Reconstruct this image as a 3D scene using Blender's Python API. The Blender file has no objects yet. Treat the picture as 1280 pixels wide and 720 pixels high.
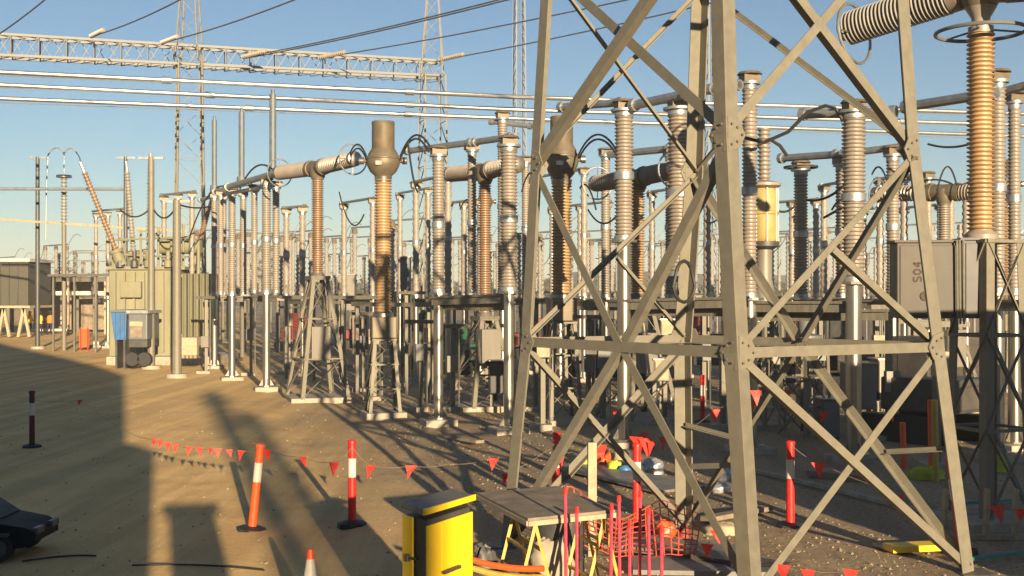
import bpy, math, random
from mathutils import Vector as V, Matrix, noise
random.seed(7)
R = math.radians
S = bpy.context.scene
COL = S.collection

# ------------------------------------------------------------------ camera, sky, sun
FPX, HY, EYE = 1450.0, 368.0, 3.0          # focal length in px of a 1280 px wide frame, horizon row, eye height
cam_d = bpy.data.cameras.new("camera"); cam = bpy.data.objects.new("camera", cam_d); COL.objects.link(cam)
cam.location = (0, 0, EYE); cam.rotation_euler = (R(90), 0, 0)
cam_d.sensor_width = 36; cam_d.lens = 36*FPX/1280
cam_d.shift_y = (HY-360)/1280
cam_d.clip_end = 6000; cam_d.clip_start = 0.05
S.camera = cam
W = bpy.data.worlds.new("World"); S.world = W; W.use_nodes = True
HAZE = 0.0008
SUN_AZ, SUN_EL = 16.9, 10.0                 # degrees right of straight behind the camera, degrees up
wn = W.node_tree.nodes; wl = W.node_tree.links
sky = wn.new('ShaderNodeTexSky'); sky.sky_type = 'NISHITA'; sky.sun_disc = False
sky.sun_elevation = R(SUN_EL); sky.sun_rotation = R(180-SUN_AZ)
sky.altitude = 100; sky.air_density = 1.0; sky.dust_density = 0.0; sky.ozone_density = 3.0
hs = wn.new('ShaderNodeHueSaturation'); hs.inputs['Saturation'].default_value = 1.0; hs.inputs['Value'].default_value = 0.86; hs.inputs['Hue'].default_value = 0.5
wl.new(sky.outputs[0], hs.inputs['Color']); wl.new(hs.outputs[0], wn['Background'].inputs[0]); wn['Background'].inputs[1].default_value = 0.05
sd = bpy.data.lights.new("sun", 'SUN'); so = bpy.data.objects.new("sun", sd); COL.objects.link(so)
sd.energy = 5.0; sd.angle = R(0.5); sd.color = (1.0, 0.77, 0.48)
TOSUN = V((math.sin(R(SUN_AZ))*math.cos(R(SUN_EL)), -math.cos(R(SUN_AZ))*math.cos(R(SUN_EL)), math.sin(R(SUN_EL))))
so.rotation_euler = TOSUN.to_track_quat('Z', 'Y').to_euler(); so.location = (10, -30, 20)
S.view_settings.view_transform = 'Standard'; S.view_settings.look = 'None'
S.view_settings.exposure = 1.42; S.view_settings.gamma = 1.0
S.render.engine = 'CYCLES'

def P(x, y, Y):                              # photo pixel at a depth -> world point
    return V(((x-640)/FPX*Y, Y, EYE-(y-HY)/FPX*Y))
def G(x, yb):                                # photo pixel on the ground -> world point
    Y = EYE*FPX/(yb-HY); return V(((x-640)/FPX*Y, Y, 0))
def GX(x, Y, z=0): return V(((x-640)/FPX*Y, Y, z))

# ------------------------------------------------------------------ materials
def mat(name, col, rough=0.6, metal=0.0, var=0.25, scale=6.0, bump=0.0, bscale=40, col2=None, spec=0.5, dirt=None, streak=False, emit=None):
    m = bpy.data.materials.new(name); m.use_nodes = True
    n = m.node_tree.nodes; l = m.node_tree.links; b = n['Principled BSDF']
    b.inputs['Roughness'].default_value = rough; b.inputs['Metallic'].default_value = metal
    b.inputs['Specular IOR Level'].default_value = spec
    tc = n.new('ShaderNodeTexCoord'); nz = n.new('ShaderNodeTexNoise'); nz.inputs['Scale'].default_value = scale
    nz.inputs['Detail'].default_value = 6; nz.inputs['Roughness'].default_value = 0.65
    src = tc.outputs['Object']
    if streak:
        mp = n.new('ShaderNodeMapping'); mp.inputs['Scale'].default_value = (1, 1, 0.12); l.new(src, mp.inputs[0]); src = mp.outputs[0]
    l.new(src, nz.inputs['Vector'])
    rp = n.new('ShaderNodeValToRGB'); l.new(nz.outputs['Fac'], rp.inputs[0])
    c2 = col2 or tuple(c*(1-var) for c in col)
    c1 = col if col2 else tuple(min(1, c*(1+var*0.6)) for c in col)
    rp.color_ramp.elements[0].position = 0.32; rp.color_ramp.elements[0].color = (*c2, 1)
    rp.color_ramp.elements[1].position = 0.68; rp.color_ramp.elements[1].color = (*c1, 1)
    out = rp.outputs[0]
    if dirt:
        nd = n.new('ShaderNodeTexNoise'); nd.inputs['Scale'].default_value = scale*0.45; nd.inputs['Detail'].default_value = 8
        l.new(tc.outputs['Object'], nd.inputs['Vector'])
        rd = n.new('ShaderNodeValToRGB'); l.new(nd.outputs['Fac'], rd.inputs[0])
        rd.color_ramp.elements[0].position = 0.52; rd.color_ramp.elements[0].color = (0, 0, 0, 1)
        rd.color_ramp.elements[1].position = 0.72; rd.color_ramp.elements[1].color = (0.8, 0.8, 0.8, 1)
        mx = n.new('ShaderNodeMix'); mx.data_type = 'RGBA'
        l.new(rd.outputs[0], mx.inputs[0]); l.new(out, mx.inputs[6]); mx.inputs[7].default_value = (*dirt, 1); out = mx.outputs[2]
    l.new(out, b.inputs['Base Color'])
    rr = n.new('ShaderNodeMapRange'); l.new(nz.outputs['Fac'], rr.inputs[0])
    rr.inputs[3].default_value = max(0.05, rough-0.12); rr.inputs[4].default_value = min(1, rough+0.15)
    l.new(rr.outputs[0], b.inputs['Roughness'])
    if bump:
        nb = n.new('ShaderNodeTexNoise'); nb.inputs['Scale'].default_value = bscale; nb.inputs['Detail'].default_value = 5
        l.new(tc.outputs['Object'], nb.inputs['Vector'])
        bp = n.new('ShaderNodeBump'); bp.inputs['Strength'].default_value = bump; bp.inputs['Distance'].default_value = 0.02
        l.new(nb.outputs['Fac'], bp.inputs['Height']); l.new(bp.outputs[0], b.inputs['Normal'])
    return m

M = dict(
 galv=mat('galvanised_steel', (.185, .172, .135), .62, .25, .14, 9, .12, 90, dirt=(.16, .145, .11)),
 galvd=mat('weathered_galvanised_steel', (.16, .15, .125), .55, .4, .3, 14, .1, 50, dirt=(.16, .13, .1), streak=True),
 alu=mat('aluminium_tube', (.46, .45, .43), .38, .85, .15, 5),
 alud=mat('dull_aluminium', (.34, .36, .37), .45, .7, .2, 5),
 steelp=mat('bright_steel_tube', (.34, .32, .28), .32, .85, .2, 5, dirt=(.36, .31, .24), streak=True),
 brown=mat('brown_glazed_porcelain', (.25, .155, .09), .38, 0, .25, 3, spec=.6),
 tan=mat('tan_glazed_porcelain', (.38, .25, .125), .42, 0, .22, 3, spec=.6, dirt=(.3, .2, .12)),
 grey_ins=mat('grey_silicone_insulator', (.26, .25, .23), .5, 0, .2, 4),
 pale_ins=mat('pale_porcelain', (.255, .22, .185), .4, 0, .18, 4, spec=.5),
 khaki=mat('khaki_cast_housing', (.145, .12, .082), .5, .2, .25, 4, dirt=(.2, .13, .08)),
 green=mat('pale_green_paint', (.215, .205, .13), .65, 0, .22, 2.5, dirt=(.19, .17, .1), streak=True),
 greend=mat('dark_green_paint', (.05, .075, .05), .5, 0, .2, 3),
 teal=mat('machine_green_paint', (.03, .12, .06), .45, 0, .2, 3),
 pgalv=mat('pale_galvanised_steel', (.165, .17, .17), .6, .2, .2, 5),
 red_shaded=mat('shade_darkened_red_plastic', (.09, .018, .018), .6, 0, .2, 8),  # darker copy of the red plastic; shade painted into the left bollard
 blade=mat('weathered_blade_aluminium', (.13, .15, .17), .6, .3, .25, 6),
 conc=mat('concrete', (.36, .32, .26), .9, 0, .25, 7, .3, 60, dirt=(.25, .2, .14)),
 yellow=mat('yellow_paint', (.82, .56, .015), .38, 0, .1, 3, dirt=(.52, .36, .05), bump=.05),
 ystrip=mat('yellow_trestle_paint', (.50, .34, .06), .45, 0, .25, 12, dirt=(.35, .22, .08)),
 grlid=mat('grey_lid', (.16, .15, .125), .6, .1, .25, 9, dirt=(.24, .2, .14)),
 dark=mat('black_rubber', (.02, .02, .02), .6, 0, .3, 8),
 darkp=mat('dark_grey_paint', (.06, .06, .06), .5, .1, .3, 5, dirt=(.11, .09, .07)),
 red=mat('red_plastic', (.62, .02, .015), .42, 0, .15, 10),
 orange=mat('orange_plastic', (.80, .10, .02), .42, 0, .15, 10),
 flag=mat('orange_flag_vinyl', (.75, .045, .03), .55, 0, .2, 6),
 rod=mat('magenta_red_paint', (.55, .05, .09), .45, .1, .25, 20),
 white=mat('white_band', (.55, .53, .47), .45, 0, .1, 8, dirt=(.5, .45, .36)),
 cabg=mat('taupe_cabinet_paint', (.05, .044, .036), .55, 0, .2, 2, dirt=(.075, .06, .042), streak=True),
 cabd=mat('slate_cabinet_paint', (.07, .07, .078), .5, .1, .14, 2),
 boxg=mat('grey_cabinet_paint', (.19, .175, .15), .5, .1, .12, 2, dirt=(.15, .13, .1), streak=True),
 boxd=mat('blue_grey_cabinet_paint', (.13, .135, .14), .5, .1, .12, 2),
 letter=mat('dark_lettering', (.055, .03, .025), .7, 0, .2, 20),
 ply=mat('weathered_board', (.25, .20, .145), .8, 0, .35, 5, .2, 40, dirt=(.17, .13, .1)),
 timber=mat('pale_timber', (.38, .32, .215), .8, 0, .25, 8, .2, 60),
 blue=mat('blue_paint', (.035, .13, .32), .45, 0, .2, 4, dirt=(.06, .1, .16)),
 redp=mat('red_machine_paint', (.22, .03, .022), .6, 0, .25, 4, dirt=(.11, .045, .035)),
 skin=mat('skin', (.42, .24, .16), .6, 0, .1, 20),
 navy=mat('navy_workwear', (.02, .025, .05), .85, 0, .2, 12),
 hivis=mat('yellow_high_visibility_fabric', (.75, .50, .04), .8, 0, .15, 10),
 hiviso=mat('orange_high_visibility_fabric', (.75, .20, .03), .8, 0, .15, 10),
 glass=mat('dark_vehicle_glass', (.008, .009, .01), .45, 0, .1, 4, spec=.3),
 car=mat('black_vehicle_paint', (.008, .008, .009), .6, 0, .15, 4, spec=.25),
 chrome=mat('pale_side_trim', (.10, .10, .10), .5, .3, .1, 4),
 tarp=mat('yellow_green_tarpaulin', (.40, .46, .03), .6, 0, .25, 6, .3, 12),
 rope=mat('teal_rope', (.06, .26, .25), .7, 0, .2, 30),
 silver=mat('silver_sheet', (.55, .55, .56), .3, .7, .25, 5, .3, 8),
 sheet=mat('grey_plastic_sheet', (.18, .175, .165), .5, 0, .3, 4, .4, 6),
 leaf=mat('dry_foliage', (.085, .075, .035), .9, 0, .4, .2, col2=(.035, .04, .02)),
 wall=mat('rendered_wall', (.35, .31, .26), .85, 0, .2, 1.5),
 mesh=mat('orange_safety_mesh', (.60, .10, .05), .6, 0, .3, 15),
)

# ------------------------------------------------------------------ mesh builder
def frame(d):
    d = d.normalized(); a = V((0, 0, 1)) if abs(d.z) < .9 else V((1, 0, 0))
    u = a.cross(d).normalized(); return u, d.cross(u).normalized(), d
class MB:
    def __init__(s): s.v = []; s.f = []
    def add(s, vs, fs):
        o = len(s.v); s.v += [tuple(x) for x in vs]; s.f += [tuple(i+o for i in f) for f in fs]; return s
    def bar(s, p, q, w, h, up=None):          # rectangular section
        p = V(p); q = V(q); u, w2, d = frame(q-p)
        if up is not None:
            u = V(up).cross(d).normalized(); w2 = d.cross(u)
        vs = []
        for c in (p, q):
            for a, b in ((-1, -1), (1, -1), (1, 1), (-1, 1)): vs.append(c+u*a*w/2+w2*b*h/2)
        return s.add(vs, [(3, 2, 1, 0), (4, 5, 6, 7), (0, 1, 5, 4), (1, 2, 6, 5), (2, 3, 7, 6), (3, 0, 4, 7)])
    def box(s, c, sx, sy, sz, rz=0.0):        # c: centre of the bottom
        c = V(c); e = V((math.cos(rz), math.sin(rz), 0)); g = V((-math.sin(rz), math.cos(rz), 0))
        vs = []
        for z in (0, sz):
            for a, b in ((-1, -1), (1, -1), (1, 1), (-1, 1)): vs.append(c+e*a*sx/2+g*b*sy/2+V((0, 0, z)))
        return s.add(vs, [(3, 2, 1, 0), (4, 5, 6, 7), (0, 1, 5, 4), (1, 2, 6, 5), (2, 3, 7, 6), (3, 0, 4, 7)])
    def prof(s, p, q, pr, n=12):              # lathe along p->q; pr: list of (t 0..1, r)
        p = V(p); q = V(q); u, w, d = frame(q-p); vs = []; fs = []
        for t, r in pr:
            c = p+(q-p)*t
            for k in range(n):
                a = 2*math.pi*k/n; vs.append(c+(u*math.cos(a)+w*math.sin(a))*r)
        for i in range(len(pr)-1):
            for k in range(n):
                k2 = (k+1) % n; fs.append((i*n+k, i*n+k2, (i+1)*n+k2, (i+1)*n+k))
        fs.append(tuple(range(n))[::-1]); fs.append(tuple((len(pr)-1)*n+k for k in range(n)))
        return s.add(vs, fs)
    def tube(s, p, q, r, r2=None, n=10): return s.prof(p, q, [(0, r), (1, r if r2 is None else r2)], n)
    def ins(s, p, q, rc, rs, ns, n=12):
        pr = [(0, rc)]
        for i in range(ns):
            a = (i+.12)/ns; h = 1/ns; pr += [(a, rc), (a+.42*h, rs), (a+.54*h, rs), (a+.70*h, rc*1.02)]
        pr.append((1, rc)); return s.prof(p, q, pr, n)
    def path(s, pts, r, n=6):
        pts = [V(p) for p in pts]; vs = []; fs = []; m = len(pts)
        d0 = (pts[1]-pts[0]).normalized(); u, w, _ = frame(d0)
        for i, c in enumerate(pts):
            d = (pts[min(i+1, m-1)]-pts[max(i-1, 0)]).normalized()
            u = (u-d*u.dot(d)).normalized(); w = d.cross(u)
            for k in range(n):
                a = 2*math.pi*k/n; vs.append(c+(u*math.cos(a)+w*math.sin(a))*r)
        for i in range(m-1):
            for k in range(n):
                k2 = (k+1) % n; fs.append((i*n+k, i*n+k2, (i+1)*n+k2, (i+1)*n+k))
        fs.append(tuple(range(n))[::-1]); fs.append(tuple((m-1)*n+k for k in range(n)))
        return s.add(vs, fs)
    def ring(s, c, Rr, r, nrm=(0, 0, 1), N=28, n=6):
        c = V(c); u, w, d = frame(V(nrm)); vs = []; fs = []
        for i in range(N):
            a = 2*math.pi*i/N; o = u*math.cos(a)+w*math.sin(a)
            for k in range(n):
                b = 2*math.pi*k/n; vs.append(c+o*(Rr+r*math.cos(b))+d*r*math.sin(b))
        for i in range(N):
            for k in range(n):
                fs.append((i*n+k, ((i+1) % N)*n+k, ((i+1) % N)*n+(k+1) % n, i*n+(k+1) % n))
        return s.add(vs, fs)
    def ang(s, p, q, u, v, w=.1, t=.012):      # steel angle: flanges point along u and v from the heel line p->q
        p = V(p); q = V(q); d = (q-p).normalized(); u = V(u); v = V(v)
        u = (u-d*u.dot(d)).normalized(); v = v-d*v.dot(d); v = (v-u*v.dot(u)).normalized()
        sec = [(0, 0), (w, 0), (w, t), (t, t), (t, w), (0, w)]
        vs = [c+u*a+v*b for c in (p, q) for a, b in sec]
        fs = [(i, (i+1) % 6, 6+(i+1) % 6, 6+i) for i in range(6)]
        fs += [(0, 3, 2, 1), (0, 5, 4, 3), (6, 7, 8, 9), (6, 9, 10, 11)]
        return s.add(vs, fs)
    def poly(s, pts, d):                       # extruded polygon
        pts = [V(p) for p in pts]; d = V(d); n = len(pts)
        vs = pts+[p+d for p in pts]
        return s.add(vs, [tuple(range(n))[::-1], tuple(range(n, 2*n))]+[(i, (i+1) % n, n+(i+1) % n, n+i) for i in range(n)])
    def obj(s, name, m, parent=None, smooth=True, bev=0, sa=35):
        off = V((0, 0, 0)); o = parent
        while o is not None: off += o.location; o = o.parent
        me = bpy.data.meshes.new(name); me.from_pydata([V(x)-off for x in s.v], [], s.f); me.update()
        import bmesh
        bm = bmesh.new(); bm.from_mesh(me); bmesh.ops.recalc_face_normals(bm, faces=bm.faces); bm.to_mesh(me); bm.free()
        me.materials.append(M[m] if isinstance(m, str) else m)
        if smooth:
            me.polygons.foreach_set('use_smooth', [True]*len(me.polygons)); me.set_sharp_from_angle(angle=R(sa))
        ob = bpy.data.objects.new(name, me); COL.objects.link(ob); ob.parent = parent
        if name in ('bolts', 'bracing', 'face_bracing', 'beam_lacing'): ob['kind'] = 'stuff'
        if bev:
            md = ob.modifiers.new('bevel', 'BEVEL'); md.width = bev; md.segments = 2; md.limit_method = 'ANGLE'
        return ob
def tag(o, label, cat, group=None):
    o['label'] = label; o['category'] = cat
    if group: o['group'] = group
    return o
def T(name, label, cat, loc, group=None):
    o = bpy.data.objects.new(name, None); COL.objects.link(o); o.location = loc; o.empty_display_size = .2
    return tag(o, label, cat, group)
def top(mb, name, m, loc, label, cat, group=None, **k):   # a thing that is one mesh, origin at its base
    r = T('_tmp', '', '', loc); ob = mb.obj(name, m, r, **k); ob.parent = None; ob.location = loc
    bpy.data.objects.remove(r); return tag(ob, label, cat, group)
def dup(root, loc, label, rz=0):
    r = root.copy(); COL.objects.link(r); r.location = loc; r['label'] = label; r.rotation_euler = (0, 0, rz)
    for ch in list(root.children):
        c = ch.copy(); COL.objects.link(c); c.parent = r
        for g in list(ch.children):
            d = g.copy(); COL.objects.link(d); d.parent = c
    return r
def arc(p, q, up, n=12, side=V((0, 0, 0))):    # hoop or sag between two points
    p = V(p); q = V(q); return [p+(q-p)*t+(V((0, 0, up))+side)*4*t*(1-t) for t in [i/n for i in range(n+1)]]

# ------------------------------------------------------------------ ground
def hgt(x, y):
    s = .972*x+.235*y
    h = .022*noise.fractal(V((x*.25, y*.25, 0)), 1.0, 2.0, 4)+.007*noise.noise(V((x*2.1, y*2.1, 3)))
    ruts = 0
    for c in (-2.6, -.9, 1.3, 2.9, 3.4, 4.6, 5.3, 6.6):
        w = c+.35*noise.noise(V((c, y*.07, 1)))
        ruts -= (.03 if c < 1 else .055)*math.exp(-((s-w)/.17)**2)+.010*math.exp(-((abs(s-w)-.30)/.10)**2)
    return h+ruts*min(1, max(0, (45-y)/15))
def axis(a, b, d0, d1, dens):
    out = [a]; 
    while out[-1] < b: out.append(out[-1]+dens(out[-1]))
    return out
xs = axis(-620, 620, 0, 0, lambda x: .11 if abs(x+.5) < 10 else (.4 if abs(x) < 26 else max(2, abs(x)*.25)))
ys = axis(-450, 900, 0, 0, lambda y: .10 if 9 < y < 28 else (.3 if -5 < y < 60 else max(2, abs(y)*.2)))
gv = [(x, y, hgt(x, y) if (abs(x) < 60 and -20 < y < 110) else 0) for y in ys for x in xs]
nx = len(xs)
gf = [(j*nx+i, j*nx+i+1, (j+1)*nx+i+1, (j+1)*nx+i) for j in range(len(ys)-1) for i in range(nx-1)]
gm = bpy.data.meshes.new('ground'); gm.from_pydata(gv, [], gf); gm.update()
gm.polygons.foreach_set('use_smooth', [True]*len(gm.polygons))
def ground_mat():
    m = bpy.data.materials.new('sandy_gravel_ground'); m.use_nodes = True; n = m.node_tree.nodes; l = m.node_tree.links; b = n['Principled BSDF']
    tc = n.new('ShaderNodeTexCoord')
    def nz(sc, det=6, src=None, rough=.6):
        t = n.new('ShaderNodeTexNoise'); t.inputs['Scale'].default_value = sc; t.inputs['Detail'].default_value = det; t.inputs['Roughness'].default_value = rough
        l.new(src or tc.outputs['Object'], t.inputs['Vector']); return t.outputs['Fac']
    def ramp(f, a, b_, ca, cb):
        r = n.new('ShaderNodeValToRGB'); l.new(f, r.inputs[0]); e = r.color_ramp.elements
        e[0].position = a; e[1].position = b_; e[0].color = (*ca, 1); e[1].color = (*cb, 1); return r.outputs[0]
    def mix(f, a, b_):
        x = n.new('ShaderNodeMix'); x.data_type = 'RGBA'; l.new(f, x.inputs[0]); l.new(a, x.inputs[6]); l.new(b_, x.inputs[7]); return x.outputs[2]
    sand = ramp(nz(.9, 8), .3, .72, (.68, .455, .195), (.80, .56, .265))
    grav = ramp(nz(14, 8, rough=.75), .3, .7, (.18, .14, .10), (.48, .37, .24))
    sp = n.new('ShaderNodeSeparateXYZ'); l.new(tc.outputs['Object'], sp.inputs[0])
    a = n.new('ShaderNodeMath'); a.operation = 'MULTIPLY'; a.inputs[1].default_value = .235; l.new(sp.outputs[1], a.inputs[0])
    c = n.new('ShaderNodeMath'); c.operation = 'MULTIPLY_ADD'; c.inputs[1].default_value = .972; l.new(sp.outputs[0], c.inputs[0]); l.new(a.outputs[0], c.inputs[2])
    d = n.new('ShaderNodeMath'); d.operation = 'MULTIPLY_ADD'; d.inputs[1].default_value = 4.0; l.new(nz(.35, 5), d.inputs[0]); l.new(c.outputs[0], d.inputs[2])
    mr = n.new('ShaderNodeMapRange'); mr.inputs[1].default_value = 2.2; mr.inputs[2].default_value = 5.6; l.new(d.outputs[0], mr.inputs[0])
    base = mix(mr.outputs[0], sand, grav)
    # tyre-compacted pale and dark streaks along the haul road
    mp = n.new('ShaderNodeMapping'); mp.inputs['Rotation'].default_value = (0, 0, R(-13.6)); mp.inputs['Scale'].default_value = (1.6, .07, 1); l.new(tc.outputs['Object'], mp.inputs[0])
    st = ramp(nz(1.0, 5, mp.outputs[0]), .42, .6, (.88, .86, .83), (1.12, 1.1, 1.05))
    mm = n.new('ShaderNodeMix'); mm.data_type = 'RGBA'; mm.blend_type = 'MULTIPLY'; mm.inputs[0].default_value = 1; l.new(base, mm.inputs[6]); l.new(st, mm.inputs[7])
    vo = n.new('ShaderNodeTexVoronoi'); vo.inputs['Scale'].default_value = 22; l.new(tc.outputs['Object'], vo.inputs['Vector'])
    pe = ramp(vo.outputs['Distance'], .05, .35, (1.22, 1.2, 1.15), (.95, .95, .95))
    m2 = n.new('ShaderNodeMix'); m2.data_type = 'RGBA'; m2.blend_type = 'MULTIPLY'; m2.inputs[0].default_value = .8; l.new(mm.outputs[2], m2.inputs[6]); l.new(pe, m2.inputs[7])
    l.new(m2.outputs[2], b.inputs['Base Color']); b.inputs['Roughness'].default_value = .95; b.inputs['Specular IOR Level'].default_value = .15
    bp = n.new('ShaderNodeBump'); bp.inputs['Strength'].default_value = .5; bp.inputs['Distance'].default_value = .035
    l.new(nz(11, 9, rough=.7), bp.inputs['Height']); l.new(bp.outputs[0], b.inputs['Normal'])
    return m
gm.materials.append(ground_mat()); go = bpy.data.objects.new('ground', gm); COL.objects.link(go); go['kind'] = 'structure'

# loose stones (one object, nobody could count them)
mb = MB()
for i in range(14000):
    Y = random.uniform(10.0, 34)**1.0; x = random.uniform(-.46, .50)*Y
    s_ = .972*x+.235*Y
    if s_ < 3.2 and random.random() < .86: continue
    r = random.choice([.008, .010, .013, .017, .024]) * random.uniform(.7, 1.3); z = hgt(x, Y)
    a = random.random()*6.28; ca, sa = math.cos(a), math.sin(a)
    vs = [(x+r*ca, Y+r*sa, z), (x-r*sa*.8, Y+r*ca*.8, z+.1*r), (x-r*ca, Y-r*sa*.9, z), (x+r*sa, Y-r*ca, z-.1*r), (x+.2*r, Y, z+r*.85), (x, Y, z-r)]
    mb.add(vs, [(0, 1, 4), (1, 2, 4), (2, 3, 4), (3, 0, 4), (1, 0, 5), (2, 1, 5), (3, 2, 5), (0, 3, 5)])
o = mb.obj('loose_stones', mat('stone', (.30, .24, .16), .9, 0, .4, 9), smooth=False); o['kind'] = 'stuff'; o['label'] = 'loose stones scattered over the gravel yard'

# far terrain and scrub
mb = MB(); n_ = 90
prof_ = []
for i in range(n_+1):
    X = -500+i*1000/n_; Y = 420+40*noise.noise(V((i*.1, 0, 0)))
    h = 7.5+4.0*noise.fractal(V((i*.09, 2, 0)), 1, 2, 3)+ (2.0 if X > 20 else 0)
    prof_.append((X, Y, h))
vs = []; fs = []
for X, Y, h in prof_: vs += [(X, Y-130, -1), (X, Y-60, h*.55), (X, Y, h), (X, Y+150, -1)]
for i in range(n_):
    for k in range(3): fs.append((i*4+k, i*4+4+k, i*4+5+k, i*4+1+k))
mb.add(vs, fs); o = mb.obj('hills', mat('dry_hill', (.26, .2, .12), .95, 0, .3, .03, col2=(.14, .115, .07)), sa=180); o['kind'] = 'structure'
mb = MB()
for i in range(620):
    X = random.uniform(-170, 190); Y = random.uniform(190, 330); h = random.uniform(4, 8.5)*(1.0 if X < 20 else .8); w = random.uniform(2.2, 5)
    for k in range(52):
        d = V((random.gauss(0, 1), random.gauss(0, 1), random.gauss(0, 1))).normalized()*random.random()**.4
        c = V((X, Y, h*.56))+V((d.x*w, d.y*w, d.z*h*.46)); e = V((random.gauss(0, 1), random.gauss(0, 1), random.gauss(0, 1))).normalized()*random.uniform(.3, .75)
        g = V((random.gauss(0, 1), random.gauss(0, 1), random.gauss(0, 1))).normalized()*random.uniform(.3, .75)
        mb.add([c-e, c+e, c+g], [(0, 1, 2)])
o = mb.obj('distant_scrub', 'leaf', smooth=False); o['kind'] = 'stuff'; o['label'] = 'dry brown scrub and trees along the horizon'

# ------------------------------------------------------------------ the near lattice tower
Z = dict(A=13.9, B=11.2, C=12.5, D=14.9)
px = dict(A=[(626, 678), (651, 428), (663, 205), (678, -20), (692, -240)],
          B=[(941, 757), (922, 440), (908, 165), (900, -100), (893, -420)],
          C=[(1218, 716), (1181, 436), (1150, 185), (1130, -55), (1108, -330)],
          D=[(858, 660), (856, 425), (870, 208), (878, 5), (884, -200)])
tw = T('lattice_tower', 'large galvanised steel lattice tower with crossed braces standing nearest the camera', 'lattice tower', (2.3, 12.9, 0))
node = {k: [P(x, y, Z[k]+.06*i) for i, (x, y) in enumerate(px[k])] for k in px}
zl = [0.02, 2.43, 4.57, 7.0, 9.6]
for k in node:
    for i in range(5): node[k][i].z = zl[i]
    node[k] = node[k]
nb = dict(A=('B', 'D'), B=('A', 'C'), C=('B', 'D'), D=('A', 'C'))
for k in 'ABCD':
    for i in range(3):
        p, q = node[k][i], node[k][i+1]; a, b = nb[k]
        MB().ang(p, q, node[a][i]-p, node[b][i]-p, .168, .018).obj('leg', 'galv', tw, smooth=False, bev=.003)
    p = node[k][0]
    MB().box(p+V((0, 0, -.04)), .36, .36, .03).obj('base_plate', 'galvd', tw, smooth=False)
    MB().prof(p+V((0, 0, -.5)), p+V((0, 0, -.035)), [(0, .34), (.93, .34), (1, .32)], 20).obj('concrete_footing', 'conc', tw)
def face(a, b, i0, fa, j0, fb, w=.10, inset=.03, name='brace', out=None):
    p = node[a][i0] if fa is None else fa; q = node[b][j0] if fb is None else fb
    cen = V((2.3, 12.9, 0)); nrm = (node[b][1]-node[a][1]).cross(V((0, 0, 1))).normalized()
    mid = (node[a][1]+node[b][1])/2
    if nrm.dot(mid-cen) < 0: nrm = -nrm
    d = (q-p).normalized(); pp = p+d*.06-nrm*inset; qq = q-d*.06-nrm*inset
    side = nrm.cross(d)
    if side.z < 0: side = -side
    MB().ang(pp-side*w/2, qq-side*w/2, side, -nrm, w, .011).obj(name, 'galv', tw, smooth=False)
    return nrm
def mid(a, b, i, t=.5): return node[a][i].lerp(node[b][i], t)
# horizontals at the first level
for a, b, w in (('A', 'B', .115), ('B', 'C', .105), ('A', 'D', .105), ('D', 'C', .105)):
    face(a, b, 1, None, 1, None, w, .02, 'horizontal_member')
# lower panel
mAB = mid('A', 'B', 1); mDC = mid('D', 'C', 1)
face('A', 'B', 0, node['A'][0], 1, mAB, .095); face('B', 'A', 0, node['B'][0], 1, mAB, .10, .045)
face('D', 'C', 0, node['D'][0], 1, mDC, .09); face('C', 'D', 0, node['C'][0], 1, mDC, .09, .045)
face('B', 'C', 1, None, 0, None, .085, .02); face('C', 'B', 1, None, 0, None, .085, .05)
face('A', 'D', 1, None, 0, None, .09, .02); face('D', 'A', 1, None, 0, None, .09, .05)
# redundants of the lower panel
for a, b, m_ in (('A', 'B', mAB), ('B', 'A', mAB), ('D', 'C', mDC), ('C', 'D', mDC)):
    face(a, b, 0, node[a][0].lerp(node[a][1], .55), 0, node[a][0].lerp(m_, .5), .055, .07, 'redundant_member')
# second panel
face('A', 'B', 2, None, 1, mAB, .10); face('B', 'A', 2, None, 1, mAB, .10, .05)
face('D', 'C', 2, None, 1, mDC, .095); face('C', 'D', 2, None, 1, mDC, .10, .05)
face('C', 'B', 2, None, 1, None, .075, .02); face('D', 'A', 2, None, 1, None, .06, .02)
face('C', 'B', 2, node['C'][2].lerp(node['B'][1], .5), 1, node['C'][1], .075, .05)
face('D', 'A', 2, node['D'][2].lerp(node['A'][1], .5), 1, node['D'][1], .06, .05)
# third and fourth panels: crosses
for a, b, w in (('A', 'B', .115), ('B', 'C', .10), ('D', 'C', .07), ('A', 'D', .06)):
    for i in (2,):
        face(a, b, i, None, i+1, None, w, .02); face(b, a, i, None, i+1, None, w, .05)
for a, b in (('A', 'B'), ('B', 'C'), ('D', 'C'), ('A', 'D')): face(a, b, 3, None, 3, None, .1, .02, 'horizontal_member')
# gusset plates and bolts
for a, b in (('A', 'B'), ('B', 'C'), ('D', 'C'), ('A', 'D')):
    for i in (1, 2, 3):
        for s_, e_ in ((a, b), (b, a)):
            p = node[s_][i]; d = (node[e_][i]-p).normalized(); nr = d.cross(V((0, 0, 1))).normalized()
            if nr.dot((node[a][1]+node[b][1])/2-V((2.3, 12.9, 0))) < 0: nr = -nr
            c = p-nr*.012
            pts = [c+d*.02+V((0, 0, -.17)), c+d*.17+V((0, 0, -.13)), c+d*.24+V((0, 0, 0)), c+d*.17+V((0, 0, .13)), c+d*.02+V((0, 0, .17))]
            g = MB().poly(pts, nr*.014).obj('gusset_plate', 'galv', tw, smooth=False)
            bm_ = MB()
            for ux, uz in ((.06, .1), (.06, -.1), (.13, .07), (.13, -.07), (.19, .0)):
                q = c+d*ux+V((0, 0, uz)); bm_.tube(q-nr*.01, q+nr*.036, .013, n=6)
            bm_.obj('bolts', 'galvd', g, smooth=False)
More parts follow.
